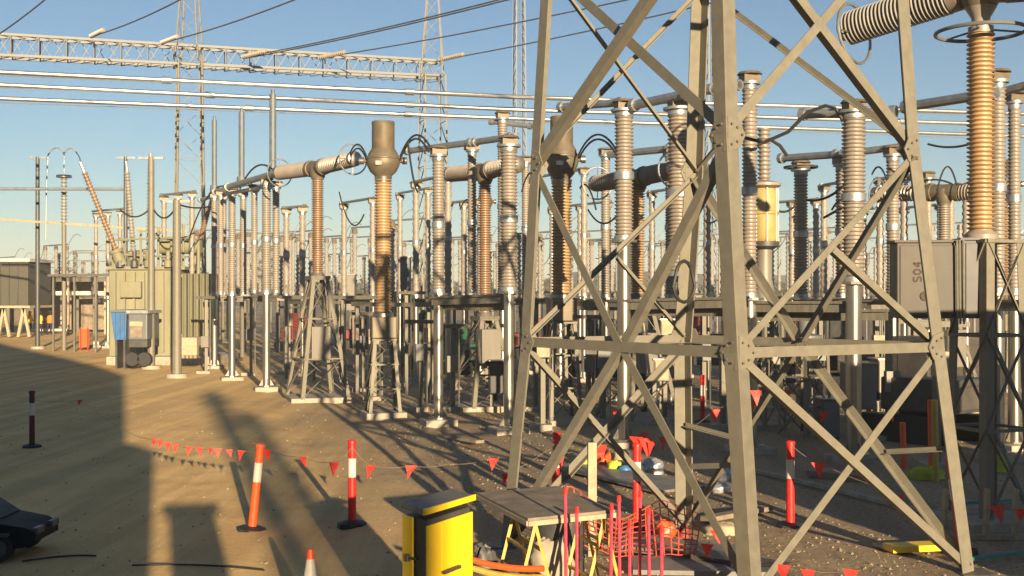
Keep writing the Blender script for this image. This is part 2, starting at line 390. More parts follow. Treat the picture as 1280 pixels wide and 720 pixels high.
MB().path([P(855+14*math.sin(t/14*6.28)*(.8 if math.cos(t/14*6.28) > 0 else 1.), 352-26*math.cos(t/14*6.28), 14.3+.12*math.sin(t/14*6.28)) for t in range(15)], .022).obj('cable_coil', 'dark', tw)

# ------------------------------------------------------------------ switchyard equipment
def footing(parent, p, w=.75):
    MB().box(V((p.x, p.y, -.3)), w, w, .42, .3).obj('concrete_footing', 'conc', parent, smooth=False, bev=.02)
def tube_support(parent, p, ztop, r=.12, m='steelp'):
    footing(parent, p)
    MB().tube(p+V((0, 0, .12)), p+V((0, 0, ztop)), r, n=14).obj('support_tube', m, parent)
    f = MB(); f.prof(p+V((0, 0, .12)), p+V((0, 0, .16)), [(0, r*2), (1, r*2)], 14)
    for k in range(4):
        a = k*math.pi/2+.4; d = V((math.cos(a), math.sin(a), 0)); c = p+V((0, 0, .16)); n = d.cross(V((0, 0, 1)))*.008
        f.add([c+d*r*.98+n, c+d*r*1.9+n, c+d*r*.98+V((0, 0, .2))+n, c+d*r*.98-n, c+d*r*1.9-n, c+d*r*.98+V((0, 0, .2))-n], [(0, 1, 2), (5, 4, 3), (0, 2, 5, 3), (1, 4, 5, 2), (0, 3, 4, 1)])
    f.obj('foot_flange', m, parent, smooth=False)
    h = MB(); h.prof(p+V((0, 0, ztop)), p+V((0, 0, ztop+.05)), [(0, r*1.9), (1, r*1.9)], 14)
    h.obj('head_bracket', m, parent, smooth=False)
def stack(parent, p, z0, z1, rc, rs, ns, m='pale_ins', cap='alud', n=12):
    q = V((p.x, p.y, z0)); e = V((p.x, p.y, z1))
    MB().ins(q+V((0, 0, .08)), e-V((0, 0, .08)), rc, rs, ns, n).obj('insulator', m, parent)
    MB().tube(q, q+V((0, 0, .09)), rc*1.25, n=n).obj('metal_fitting', cap, parent)
    MB().prof(e-V((0, 0, .09)), e+V((0, 0, .05)), [(0, rc*1.2), (.64, rc*1.2), (.65, rc*1.7), (1, rc*1.7)], n).obj('metal_fitting', cap, parent)
    if (z1-z0) > 2.4:
        mz = (z0+z1)/2; MB().tube(V((p.x, p.y, mz-.07)), V((p.x, p.y, mz+.07)), rc*1.3, n=n).obj('metal_fitting', cap, parent)
def lattice_stand(parent, p, z0, z1, w0, w1, rz=.6, m='galv', seg=3, L=.08):
    ca, sa = math.cos(rz), math.sin(rz)
    def c(i, z):
        t = (z-z0)/(z1-z0); w = (w0+(w1-w0)*t)/2; a, b = ((-1, -1), (1, -1), (1, 1), (-1, 1))[i % 4]
        return V((p.x+(a*ca-b*sa)*w, p.y+(a*sa+b*ca)*w, z))
    for i in range(4):
        MB().ang(c(i, z0), c(i, z1), c(i+1, z0)-c(i, z0), c(i-1, z0)-c(i, z0), L, .01).obj('leg', m, parent, smooth=False)
    br = MB()
    for k in range(seg):
        za = z0+(z1-z0)*k/seg; zb = z0+(z1-z0)*(k+1)/seg
        for i in range(4):
            br.bar(c(i, za), c(i+1, zb), .045, .012)
            if i % 2 == 0: br.bar(c(i+1, za), c(i, zb), .045, .012)
            br.bar(c(i, zb-.03), c(i+1, zb-.03), .05, .04)
    br.obj('bracing', m, parent, smooth=False)
    return c
def cables(label, pts_list, r=.02, cat='conductor', m='dark', group=None, name='flexible_conductor'):
    t = T('lead_set', label, cat, V(pts_list[0][0]), group)
    for pts in pts_list: MB().path(pts, r).obj('lead', m, t)

# --- current transformers (bulb-headed) 
def current_transformer(x, Y, ytop, ybulb, ybot, yins, label, bw=42, bh=None, stand=True, m='tan', brownt='khaki', wins=20):
    k = Y/FPX; g = GX(x, Y); r = T('current_transformer', label, 'current transformer', g, 'current transformers')
    zt = EYE-(ytop-HY)*k; zb = EYE-(ybulb-HY)*k; zc = EYE-(ybot-HY)*k; zi = EYE-(yins-HY)*k; R_ = bw/2*k
    MB().prof(V((g.x, Y, zb-.06)), V((g.x, Y, zt)), [(0, R_*.66), (.02, R_*.68), (.9, R_*.68), (.93, R_*.70), (1, R_*.66)], 24).obj('expansion_cap', brownt, r)
    h = MB(); H = zb-zc
    h.prof(V((g.x, Y, zc)), V((g.x, Y, zb)), [(0, R_*.48), (.06, R_*.52), (.2, R_*.78), (.42, R_*.97), (.5, R_*1.0), (.62, R_*.99), (.64, R_*1.04), (.67, R_*1.04), (.69, R_*.97), (.85, R_*.86), (.97, R_*.72), (1, R_*.7)], 28)
    h.tube(V((g.x-R_*1.25, Y, zb-H*.42)), V((g.x+R_*1.25, Y, zb-H*.42)), .06, n=10)
    h.obj('head_tank', brownt, r)
    for s_ in (-1, 1): MB().prof(V((g.x+s_*R_*1.15, Y-.02, zb-H*.42)), V((g.x+s_*R_*1.42, Y-.02, zb-H*.42)), [(0, .09), (1, .09)], 12).obj('terminal', 'steelp', r)
    MB().box(V((g.x-.06, Y-R_*1.04, zb-H*.62)), .16, .02, .1).obj('rating_plate', 'steelp', r)
    rc = wins/2*k*.86
    MB().ins(V((g.x, Y, zi+.08)), V((g.x, Y, zc-.03)), rc, wins/2*k*1.1, int((zc-zi)/.075), 20).obj('insulator', m, r)
    MB().prof(V((g.x, Y, zc-.12)), V((g.x, Y, zc+.02)), [(0, rc*1.15), (1, rc*1.3)], 18).obj('flange', 'steelp', r)
    f = MB(); f.prof(V((g.x, Y, zi-.02)), V((g.x, Y, zi+.12)), [(0, rc*1.5), (.6, rc*1.5), (1, rc*1.15)], 18); f.obj('flange', 'steelp', r)
    zs = zi-.55
    MB().box(V((g.x, Y, zs)), .62, .5, .54, .25).obj('terminal_box', brownt, r, smooth=False, bev=.03)
    lattice_stand(r, g, .12, zs, .8, .55, .25, seg=3)
    footing(r, g, 1.0)
    return r, V((g.x, Y, zb-H*.42)), R_
ct1, c1, r1 = current_transformer(479, 28.6, 152, 186, 222, 395, 'bulb-headed brown current transformer in the open, left of the lattice tower')
ct2, c2, r2 = current_transformer(702, 27.0, 146, 180, 226, 372, 'bulb-headed khaki current transformer seen through the left face of the lattice tower', 42, wins=24)
ct3, c3, r3 = current_transformer(1261, 36.0, 200, 217, 248, 392, 'smaller bulb-headed current transformer behind the ribbed breaker column at the right edge', 25, m='tan', wins=20)
ct4, c4, r4 = current_transformer(606, 45.0, 236, 245, 262, 372, 'distant current transformer between the second breaker and the striped tube posts', 20, m='brown', wins=12)

# --- live tank breakers (T shaped)
def breaker(x, Y, yT, yi, chambers, label, colm='brown', wcol=14, yst=None, w0=1.45, w1=.5, rings=True, chm='pale_ins', rch=.2, ribs=16, box=True):
    k = Y/FPX; g = GX(x, Y); r = T('circuit_breaker', label, 'circuit breaker', g, 'circuit breakers')
    zT = EYE-(yT-HY)*k; zi = EYE-(yi-HY)*k
    MB().ins(V((g.x, Y, zi+.06)), V((g.x, Y, zT-.3)), wcol/2*k*.8, wcol/2*k*1.12, int((zT-zi)/.07), 18).obj('support_insulator', colm, r)
    hd = MB(); hd.prof(V((g.x, Y, zT-.34)), V((g.x, Y, zT+.12)), [(0, wcol/2*k), (.2, wcol/2*k*1.3), (.5, rch*1.15), (.9, rch*1.1), (1, rch*.7)], 18)
    p = V((g.x, Y, zT))
    for q in chambers:
        d = (q-p).normalized(); hd.prof(p, p+d*.42, [(0, rch*1.0), (.7, rch*1.05), (.72, rch*1.2), (1, rch*1.2)], 18)
    hd.obj('gear_housing', 'khaki', r)
    for q in chambers:
        d = (q-p).normalized()
        ch = MB().ins(p+d*.42, q, rch*.86, rch*1.08, ribs, 20).obj('interrupter_chamber', chm, r)
        MB().prof(q, q+d*.16, [(0, rch*1.05), (.8, rch*1.05), (1, rch*.8)], 18).obj('end_cap', 'steelp', ch)
        if rings:
            rg = MB(); rg.ring(q+d*.02, rch*2.05, .022, d, 30)
            u, w, _ = frame(d)
            for a in (u, -u, w, -w): rg.tube(q+a*rch*.9, q+a*rch*2.05, .014, n=5)
            rg.obj('grading_ring', 'alud', ch)
    lattice_stand(r, g, .1, zi-.06, w0, w1, .5, m='galv', seg=3, L=.11)
    f = MB(); f.box(V((g.x, Y, zi-.08)), w1*1.15, w1*1.15, .08, .5); f.prof(V((g.x, Y, zi)), V((g.x, Y, zi+.1)), [(0, wcol/2*k*1.35), (1, wcol/2*k)], 16); f.obj('mounting_plate', 'galvd', r, smooth=False)
    footing(r, g, w0*1.15)
    if box:
        MB().box(V((g.x+.1, Y-.35, 1.15)), .55, .4, .95, .5).obj('mechanism_box', 'boxg', r, smooth=False, bev=.02)
    return r
breaker(397, 33.0, 210, 345, [P(350, 216, 34.7), P(441, 199, 31.2)], 'T-shaped circuit breaker with pale chambers on a splayed stand, left of the bulb-headed transformer')
breaker(606, 30.5, 214, 395, [P(564, 218, 32.4), P(645, 206, 28.8)], 'T-shaped circuit breaker just left of the lattice tower leg', 'brown', 15, rings=False)
breaker(797, 27.5, 222, 372, [P(747, 229, 29.6), P(843, 212, 25.8)], 'T-shaped circuit breaker framed in the middle of the lattice tower', 'tan', 17)
breaker(1180, 30.0, 240, 392, [P(1098, 243, 31.5), P(1262, 240, 28.8)], 'T-shaped circuit breaker with ringed end behind the tower right leg', 'pale_ins', 14)

# near breaker, partly out of frame at the top right
Yn = 15.2; kn = Yn/FPX; gn = GX(1226, Yn)
nb_ = T('circuit_breaker', 'large ribbed T-shaped circuit breaker at the right edge, nearest of the breakers', 'circuit breaker', gn, 'circuit breakers')
zt = EYE-(42-HY)*kn; zb = EYE-(288-HY)*kn
MB().ins(V((gn.x, Yn, zb)), V((gn.x, Yn, zt)), .135, .178, 44, 36).obj('support_insulator', 'tan', nb_)
MB().prof(V((gn.x, Yn, zt)), V((gn.x, Yn, zt+.34)), [(0, .16), (.25, .16), (.3, .11), (.6, .12), (1, .2)], 24).obj('neck_fitting', 'pale_ins', nb_)
rg = MB(); rg.ring(V((gn.x, Yn, zt+.02)), .56, .026, (0, 0, 1), 48, 8)
for a in (0, 2.1, 4.2): rg.tube(V((gn.x+.13*math.cos(a), Yn+.13*math.sin(a), zt+.05)), V((gn.x+.56*math.cos(a), Yn+.56*math.sin(a), zt+.02)), .014, n=6)
rg.obj('grading_ring', 'boxd', nb_)
pT = V((gn.x, Yn, zt+.62)); qL = P(1060, 36, 16.6); qR = P(1420, -34, 13.2)
MB().prof(pT-V((0, 0, .34)), pT+V((0, 0, .3)), [(0, .16), (.3, .27), (.8, .27), (1, .18)], 24).obj('gear_housing', 'khaki', nb_)
for q in (qL, qR):
    d = (q-pT).normalized(); s0 = pT+d*.42
    MB().prof(pT+d*.1, s0, [(0, .2), (.5, .2), (.55, .23), (1, .23)], 24).obj('chamber_flange', 'pale_ins', nb_)
    ch = MB().ins(s0, q, .18, .24, 26, 36).obj('interrupter_chamber', 'grey_ins', nb_)
    MB().prof(q-d*.02, q+d*.1, [(0, .17), (1, .15)], 20).obj('end_cap', 'alud', ch)
rg = MB(); rc_ = P(1068, 42, 16.5); rg.ring(rc_, .43, .022, (qL-pT), 40, 8)
u, w, _ = frame(qL-pT)
for a in (u, -u): rg.tube(rc_+a*.12, rc_+a*.43, .012, n=5)
rg.obj('grading_ring', 'alu', nb_)
MB().prof(V((gn.x, Yn, zb-.12)), V((gn.x, Yn, zb)), [(0, .21), (.5, .21), (1, .15)], 24).obj('base_flange', 'pale_ins', nb_)
lattice_stand(nb_, gn+V((.14, .1, 0)), .05, zb-.12, .78, .62, .35, seg=3, L=.13)
footing(nb_, gn, 1.1)
# the two cabinets on its stand
def cab(xa, xb, ya, yb, Y, m, name, depth=.42, rz=-.12):
    k = Y/FPX; c = GX((xa+xb)/2, Y+depth/2, 0); c.x = ((xa+xb)/2-640)*k
    z0 = EYE-(yb-HY)*k; z1 = EYE-(ya-HY)*k; w = (xb-xa)*k
    o = MB().box(V((c.x, c.y, z0)), w, depth, z1-z0, rz).obj(name, m, nb_, smooth=False, bev=.015)
    MB().box(V((c.x, c.y, z1)), w+.06, depth+.06, .03, rz).obj('rain_hood', m, o, smooth=False)
    dx, dy = math.sin(rz), -math.cos(rz)
    MB().box(V((c.x+dx*(depth/2+.004), c.y+dy*(depth/2+.004), z0+.04)), w-.08, .02, z1-z0-.08, rz).obj('door', m, o, smooth=False, bev=.006)
    return o, c, z0, z1, dx, dy, w, depth, rz
A_ = cab(1124, 1203, 303, 398, 14.9, 'cabg', 'mechanism_cabinet', rz=-.1)
B_ = cab(1206, 1232, 300, 398, 15.05, 'cabd', 'control_cabinet')
def on_door(C_, u, z):   # point on the door face, u along width
    o, c, z0, z1, dx, dy, w, dp, rz = C_
    e = V((math.cos(rz), math.sin(rz), 0)); return V((c.x, c.y, 0))+e*u+V((dx, dy, 0))*(dp/2+.018)+V((0, 0, z))
def stroke(mb, C_, pts, z0, u0, s, th=.018):
    o, c, _, _, dx, dy, w, dp, rz = C_
    for (a, b), (c_, d) in zip(pts[:-1], pts[1:]):
        # rotated a quarter turn: letter x runs up, letter y runs left
        p = on_door(C_, u0-b*s, z0+a*s); q = on_door(C_, u0-d*s, z0+c_*s)
        mb.bar(p, q, th, .006, up=V((dx, dy, 0)))
lm = MB()
glyph = {'S': [(.6, .9), (.3, 1), (0, .85), (.05, .6), (.55, .4), (.6, .15), (.3, 0), (0, .1)],
         'C': [(.6, .85), (.3, 1), (0, .7), (0, .3), (.3, 0), (.6, .15)],
         '0': [(.3, 1), (.6, .7), (.6, .3), (.3, 0), (0, .3), (0, .7), (.3, 1)],
         '4': [(.45, 0), (.45, 1), (0, .35), (.6, .35)]}
lz = EYE-(352-HY)*14.9/FPX
for i, ch in enumerate('S04'): stroke(lm, A_, glyph[ch], lz+i*.095, -.10, .10, .022)
lm.obj('lettering', 'letter', A_[0], smooth=False)
e = on_door(A_, -.055, EYE-(370-HY)*14.9/FPX)
MB().prof(e, e+V((A_[4], A_[5], 0))*.012, [(0, .062), (1, .062)], 20).obj('round_emblem', 'letter', A_[0])
tb = MB(); 
for i, xx in enumerate((1196, 1199.5, 1204)): tb.tube(P(xx, 300, 14.8), P(xx+1, 405, 14.8), .014, n=6)
tb.obj('conduit', 'galv', nb_)

# --- disconnector posts and arms
def disconnector(label, posts, arms=(), beam=None, blades=(), rt=.12, extra=(), grp='disconnectors', ns=None, m='pale_ins', hats=True):
    """posts: (x, Y, y of insulator top, y of insulator bottom, rc, tube?)"""
    x0, Y0 = posts[0][0], posts[0][1]
    r = T('disconnector', label, 'disconnector', GX(x0, Y0), grp)
    for x, Y, yt, yb, rc, tubeq in posts:
        k = Y/FPX; g = GX(x, Y); zt_ = EYE-(yt-HY)*k; zb_ = EYE-(yb-HY)*k
        if tubeq: tube_support(r, g, zb_-.05, rt)
        stack(r, g, zb_, zt_, rc, rc*1.24, ns or max(6, int((zt_-zb_)/.075)), m)
        if hats:
            c = MB(); c.box(V((g.x, Y, zt_+.05)), .34, .24, .14, .3); c.prof(V((g.x, Y, zt_+.19)), V((g.x, Y, zt_+.24)), [(0, .24), (1, .2)], 12)
            c.obj('contact_head', 'khaki', r, smooth=False)
    for a, b, rr in arms:
        ar = MB(); ar.tube(a, b, rr, n=10)
        ar.prof(a, a+(b-a).normalized()*.12, [(0, rr*1.4), (1, rr*1.4)], 10)
        ar.prof(b, b-(b-a).normalized()*.12, [(0, rr*1.4), (1, rr*1.4)], 10)
        ar.obj('contact_arm', 'alud', r)
    for a, b, rr in blades:
        bl = MB(); bl.tube(a, b, rr, n=10); bl.tube(b-V((0, 0, .02)), b+V((0, 0, .16)), rr*.55, n=8)
        bl.prof(a-V((0, 0, .1)), a+V((0, 0, .2)), [(0, rr*1.9), (1, rr*1.6)], 10); bl.obj('raised_blade', 'blade', r)
    if beam:
        bm_ = MB()
        for a, b in beam:
            bm_.bar(a, b, .16, .05); bm_.bar(a-V((0, 0, .09)), b-V((0, 0, .09)), .03, .18)
        bm_.obj('base_beam', 'galvd', r, smooth=False)
    for nm, mb_, mm in extra: mb_.obj(nm, mm, r)
    return r
def hooks(lst): 
    mb_ = MB()
    for pts in lst: mb_.path(pts, .02)
    return mb_

disconnector('open disconnector on the steel tube nearest the sandy road, blade raised to the busbars', [(333, 36.3, 232, 366, .12, True), (345, 37.5, 236, 366, .10, False), (318, 38, 240, 366, .09, False)],
   arms=[(P(284, 234, 39.5), P(350, 215, 35.0), .10), (P(280, 243, 40.5), P(338, 232, 36.3), .06)], beam=[(P(346, 371, 37.5), P(316, 370, 38))], blades=[(P(341, 218, 36.3), P(341, 118, 36.3), .105)])
disconnector('open disconnector with raised blade, second steel tube from the sandy road', [(290, 40.6, 244, 368, .11, True), (304, 41.5, 246, 368, .10, False), (276, 41.5, 246, 368, .09, False)],
   arms=[(P(268, 240, 43), P(312, 228, 40), .09)], beam=[(P(304, 371, 41.5), P(276, 371, 41.5))], blades=[(P(302, 228, 41), P(302, 140, 41), .10)])
disconnector('open disconnector with raised blade behind the two steel tubes, beside the green transformer', [(268, 47, 248, 368, .11, True), (280, 48, 250, 368, .09, False)],
   arms=[(P(250, 250, 49), P(290, 238, 46), .08)], beam=[(P(256, 371, 48), P(284, 371, 48))], blades=[(P(268, 238, 47), P(268, 150, 47), .10)])
disconnector('three-post disconnector with long arm, post foot in front of the gravel left of the tower',
   [(548, 26.9, 196, 366, .12, True), (590, 27.6, 190, 366, .09, False), (636, 25.2, 184, 364, .155, True)],
   arms=[(P(508, 189, 28.6), P(590, 178, 26.6), .075), (P(592, 178, 26.6), P(640, 171, 25.3), .075)],
   beam=[(P(540, 372, 26.9), P(642, 368, 25.2)), (P(540, 378, 27.2), P(642, 378, 25.6))], rt=.115)
disconnector('tall disconnector with bright steel tube seen through the left panel of the tower',
   [(780, 22.9, 140, 300, .155, True), (848, 21.8, 138, 345, .17, False)],
   arms=[(P(700, 134, 24.5), P(778, 128, 22.9), .08), (P(790, 132, 22.7), P(862, 117, 21.3), .09), (P(885, 112, 21), P(925, 106, 20.4), .07)],
   beam=[(P(775, 376, 22.9), P(935, 372, 21.4)), (P(775, 383, 23.3), P(935, 384, 21.8))], rt=.135,
   extra=[('drive_rod', MB().tube(P(800, 372, 22.7), P(812, 470, 22.7), .03), 'steelp')])
disconnector('disconnector post right of the near tower leg with looped leads on top',
   [(937, 22.0, 106, 372, .12, True), (1067, 20.8, 142, 352, .175, True)],
   arms=[(P(1000, 143, 21.6), P(1120, 140, 20.4), .085), (P(1130, 134, 20.3), P(1246, 116, 18.6), .085)],
   beam=[(P(935, 378, 22), P(1075, 378, 20.8)), (P(935, 390, 22.4), P(1110, 388, 21.0))], rt=.14)
disconnector('low disconnector with a ringed post top, right of the yellow drum',
   [(1001, 27.5, 214, 372, .14, True), (1052, 26.2, 208, 372, .115, False), (1116, 25.5, 196, 372, .12, True)],
   arms=[(P(975, 198, 28.2), P(1048, 193, 26.6), .09), (P(1052, 193, 26.4), P(1136, 182, 25.2), .08)],
   beam=[(P(996, 376, 27.5), P(1120, 376, 25.5))])
rg = MB(); rg.ring(P(1001, 209, 27.5), .38, .028, (0, 0, 1), 32)
rg.tube(P(1001, 209, 27.5)-V((.38, 0, 0)), P(1001, 209, 27.5)+V((.38, 0, 0)), .02); top(rg, 'corona_ring', 'darkp', P(1001, 209, 27.5), 'dark flat corona ring on top of the post right of the yellow drum', 'corona ring')
disconnector('disconnector behind the large ribbed breaker column at the right edge',
   [(1247, 21.0, 104, 366, .12, True), (1268, 22.5, 130, 366, .10, True)],
   arms=[(P(1235, 120, 21.6), P(1300, 102, 20.6), .08)], beam=[(P(1240, 376, 21), P(1300, 376, 20))])
disconnector('disconnector with lower horizontal arm in the middle of the tower',
   [(757, 33, 196, 372, .11, True), (838, 31, 196, 372, .12, True), (700, 34.5, 200, 372, .10, True)],
   arms=[(P(756, 194, 33), P(838, 186, 31), .10)], beam=[(P(700, 376, 34.5), P(840, 376, 31))])
disconnector('pair of brown-capped insulator posts between the second breaker and the tower leg',
   [(628, 34, 150, 366, .12, True), (657, 36, 205, 366, .10, True)], arms=[(P(612, 152, 34.2), P(665, 158, 33.6), .07)], beam=[(P(628, 374, 34), P(660, 374, 36))])

# more mid-distance posts, in rows behind
rows = []
def mid_row(x0, Y0, x1, Y1, n, ytop_px, label, m='pale_ins', cat=None):
    pts = []
    for i in range(n):
        t = i/(n-1); Y = Y0+(Y1-Y0)*t; x = x0+(x1-x0)*t; zt_ = 3+(HY-ytop_px)*Y0/FPX; pts.append((x, Y, HY-(zt_-3)*FPX/Y, HY+2, .10, True))
    a = P(pts[0][0]-4, pts[0][2]-8, pts[0][1]); b = P(pts[-1][0]+4, pts[-1][2]-8, pts[-1][1])
    return disconnector(label, pts, arms=[(a, b, .055)], beam=[(P(pts[0][0], 374, Y0), P(pts[-1][0], 374, Y1))], rt=.09, m=m, grp='mid-distance disconnectors', ns=14)
mid_row(520, 40, 560, 37, 2, 236, 'two-post disconnector right behind the bulb-headed transformer')
mid_row(430, 48, 466, 45, 2, 262, 'two-post disconnector between the splayed-stand breaker and bulb-headed transformer')
mid_row(660, 44, 730, 40, 3, 232, 'three-post disconnector seen behind the khaki current transformer')
mid_row(815, 44, 850, 42, 2, 248, 'two-post disconnector in front of the far lattice legs, mid tower')
mid_row(884, 36, 905, 35, 2, 236, 'two-post disconnector glimpsed between the tower far and near legs')
mid_row(1100, 38, 1160, 36, 3, 232, 'three-post disconnector left of the grey mechanism cabinet')
mid_row(1080, 52, 1118, 50, 2, 270, 'distant two-post disconnector left of the tower right leg')
mid_row(1188, 34, 1208, 33, 2, 246, 'two-post disconnector above the grey cabinets')
mid_row(205, 52, 240, 50, 3, 252, 'slim disconnector in front of the green transformer')

mid_row(358, 44, 378, 43, 2, 268, 'short two-post disconnector right of the raised blades')
mid_row(500, 52, 535, 49, 2, 250, 'slim two-post disconnector between bulb head and long-arm post')
mid_row(560, 46, 600, 44, 3, 262, 'three-post disconnector behind the second breaker stand')
mid_row(690, 52, 760, 48, 3, 268, 'distant three-post disconnector inside the left half of the tower')
mid_row(960, 44, 1020, 42, 3, 262, 'three-post disconnector behind the yellow drum')
mid_row(1030, 40, 1062, 38, 2, 240, 'two-post disconnector left of the broad insulator post')
mid_row(1130, 46, 1175, 44, 3, 268, 'three-post disconnector behind the grey mechanism cabinet')
mid_row(120, 66, 150, 64, 3, 272, 'slim disconnector left of the green transformer')
for i, (x0, x1, Y, zz_, lb) in enumerate(((350, 470, 40, 2.9, 'left of the bulb transformer'), (440, 545, 34, 2.7, 'behind the bulb transformer stand'), (560, 700, 36, 2.8, 'behind the tower left leg'), (700, 850, 33, 2.6, 'across the middle of the tower'), (880, 1020, 32, 2.7, 'right of the near tower leg'), (1010, 1160, 30, 2.5, 'behind the broad insulator post'), (60, 150, 60, 4.0, 'left of the green transformer'))):
    a = GX(x0, Y+1.2, zz_); b = GX(x1, Y-1.2, zz_); r = T('cable_rack', 'horizontal steel cable rack on posts '+lb, 'cable rack', GX((x0+x1)/2, Y), 'cable racks')
    for o_ in (0, .35): MB().bar(a+V((0, o_, 0)), b+V((0, o_, 0)), .07, .12, up=(0, 0, 1)).obj('side_rail', 'galv', r, smooth=False)
    rg_ = MB(); n2 = int((b-a).length/.4)
    for k in range(n2): q = a.lerp(b, (k+.5)/n2); rg_.bar(q, q+V((0, .35, 0)), .04, .03)
    o_ = rg_.obj('rungs', 'galvd', r, smooth=False); o_['kind'] = 'stuff'
    for t in (.06, .36, .66, .95):
        q = a.lerp(b, t); MB().bar(V((q.x, q.y+.17, 0)), V((q.x, q.y+.17, zz_)), .09, .09).obj('post', 'galvd', r, smooth=False)
# far rows, all alike
rnd = random.Random(3)
proto = None
def far_proto():
    r = T('distant_disconnector', '', 'disconnector', V((0, 0, 0)), 'far disconnectors beyond the breakers')
    for dx in (-1.3, 0, 1.3):
        MB().ins(V((dx, 0, 3.0)), V((dx, 0, 6.0)), .09, .14, 12, 8).obj('insulator', 'grey_ins', r)
        MB().prof(V((dx, 0, 6.0)), V((dx, 0, 6.25)), [(0, .16), (1, .12)], 8).obj('cap', 'khaki', r)
    for dx in (-1.1, 1.1): MB().tube(V((dx, 0, -.1)), V((dx, 0, 2.9)), .11, n=8).obj('support_tube', 'galv', r)
    MB().bar((-1.5, 0, 2.93), (1.5, 0, 2.93), .2, .14).obj('base_beam', 'galvd', r, smooth=False)
    a = MB(); a.tube((-1.5, 0, 6.3), (1.5, 0, 6.35), .05, n=6); a.path(arc((-1.5, 0, 6.3), (-2.6, .4, 5.4), -.3), .025, 5); a.path(arc((1.5, 0, 6.3), (2.5, .3, 6.9), .4), .025, 5); a.obj('contact_arm', 'alud', r)
    return r
proto = far_proto()
spots = [(352, 66), (378, 74), (408, 62), (440, 70), (468, 58), (505, 64), (535, 80), (575, 70), (600, 86), (655, 62), (690, 78), (735, 66), (765, 58), (812, 72), (835, 84),
         (890, 62), (925, 74), (965, 60), (1000, 78), (1035, 66), (1085, 84), (1120, 70), (1165, 60), (1215, 74), (1270, 66), (300, 78), (255, 72), (325, 92), (1050, 92), (870, 94), (715, 96), (485, 98),
         (330, 56), (366, 60), (395, 84), (425, 90), (455, 78), (520, 56), (548, 92), (588, 62), (622, 74), (640, 92), (675, 56), (712, 72), (750, 84), (790, 66), (855, 60), (905, 88), (945, 92), (985, 70), (1020, 58), (1070, 72), (1105, 96), (1140, 82), (1190, 90), (1240, 84), (278, 60), (238, 84),
         (60, 112), (82, 118), (103, 110), (122, 120), (45, 124), (18, 116), (70, 92), (95, 96), (116, 90), (30, 98), (8, 94)]
for i, (x, Y) in enumerate(spots):
    lab = 'distant grey three-insulator disconnector standing far beyond the breakers' if x > 140 else 'very distant grey disconnector over the open shelter roof at left'
    if i == 0:
        proto.location = GX(x, Y); proto['label'] = lab; proto.rotation_euler = (0, 0, -.6)
    else:
        d = dup(proto, GX(x, Y), lab, rnd.choice([-.6, -.7, .25, -.5])); s_ = rnd.uniform(.88, 1.1); d.scale = (s_, s_, s_)
        if x <= 140: d['group'] = 'far disconnectors over the shelter'

# --- yellow drum-like voltage transformer
Yd = 26; kd = Yd/FPX; gd = GX(955, Yd)
vt = T('voltage_transformer', 'yellow drum-shaped voltage transformer with a grey lid, just right of the near tower leg', 'voltage transformer', gd)
zz = lambda y: EYE-(y-HY)*kd
MB().prof(V((gd.x, Yd, zz(302))), V((gd.x, Yd, zz(236))), [(0, .27), (.04, .30), (.5, .30), (.52, .33), (.56, .33), (.58, .30), (.96, .30), (1, .27)], 28).obj('drum', mat('drum_paint', (.36, .28, .10), .5, 0, .15, 4, dirt=(.28, .2, .1)), vt)
MB().prof(V((gd.x, Yd, zz(236))), V((gd.x, Yd, zz(225))), [(0, .24), (.3, .38), (.6, .38), (1, .1)], 28).obj('lid', 'pale_ins', vt)
rb = MB()
for a in range(8):
    t = a*math.pi/4; rb.bar(V((gd.x+.315*math.cos(t), Yd+.315*math.sin(t), zz(302))), V((gd.x+.315*math.cos(t), Yd+.315*math.sin(t), zz(236))), .03, .03)
rb.obj('clamp_rod', 'brown', vt, smooth=False)
MB().prof(V((gd.x, Yd, zz(312))), V((gd.x, Yd, zz(302))), [(0, .2), (.4, .34), (1, .34)], 24).obj('flange', 'darkp', vt)
MB().ins(V((gd.x, Yd, zz(225))), V((gd.x, Yd, zz(160))), .1, .15, 12, 14).obj('insulator', 'pale_ins', vt)
MB().prof(V((gd.x, Yd, zz(385))), V((gd.x, Yd, zz(312))), [(0, .3), (.5, .18), (1, .18)], 20).obj('pedestal', 'boxg', vt)
lattice_stand(vt, gd, .1, zz(385), .7, .6); footing(vt, gd)
# pedestal cone seen under the ringed post
g = GX(1006, 24.5); pc = T('pedestal_insulator', 'dark flared pedestal under the ringed post, right of the near tower leg', 'pedestal', g)
MB().prof(P(1006, 432, 24.5), P(1006, 380, 24.5), [(0, .36), (.25, .36), (.3, .12), (.6, .16), (1, .30)], 20).obj('flared_body', 'boxd', pc)
MB().prof(P(1006, 381, 24.5), P(1006, 377, 24.5), [(0, .42), (1, .42)], 20).obj('top_plate', 'steelp', pc)
lattice_stand(pc, g, .05, EYE-(432-HY)*24.5/FPX, .8, .7)

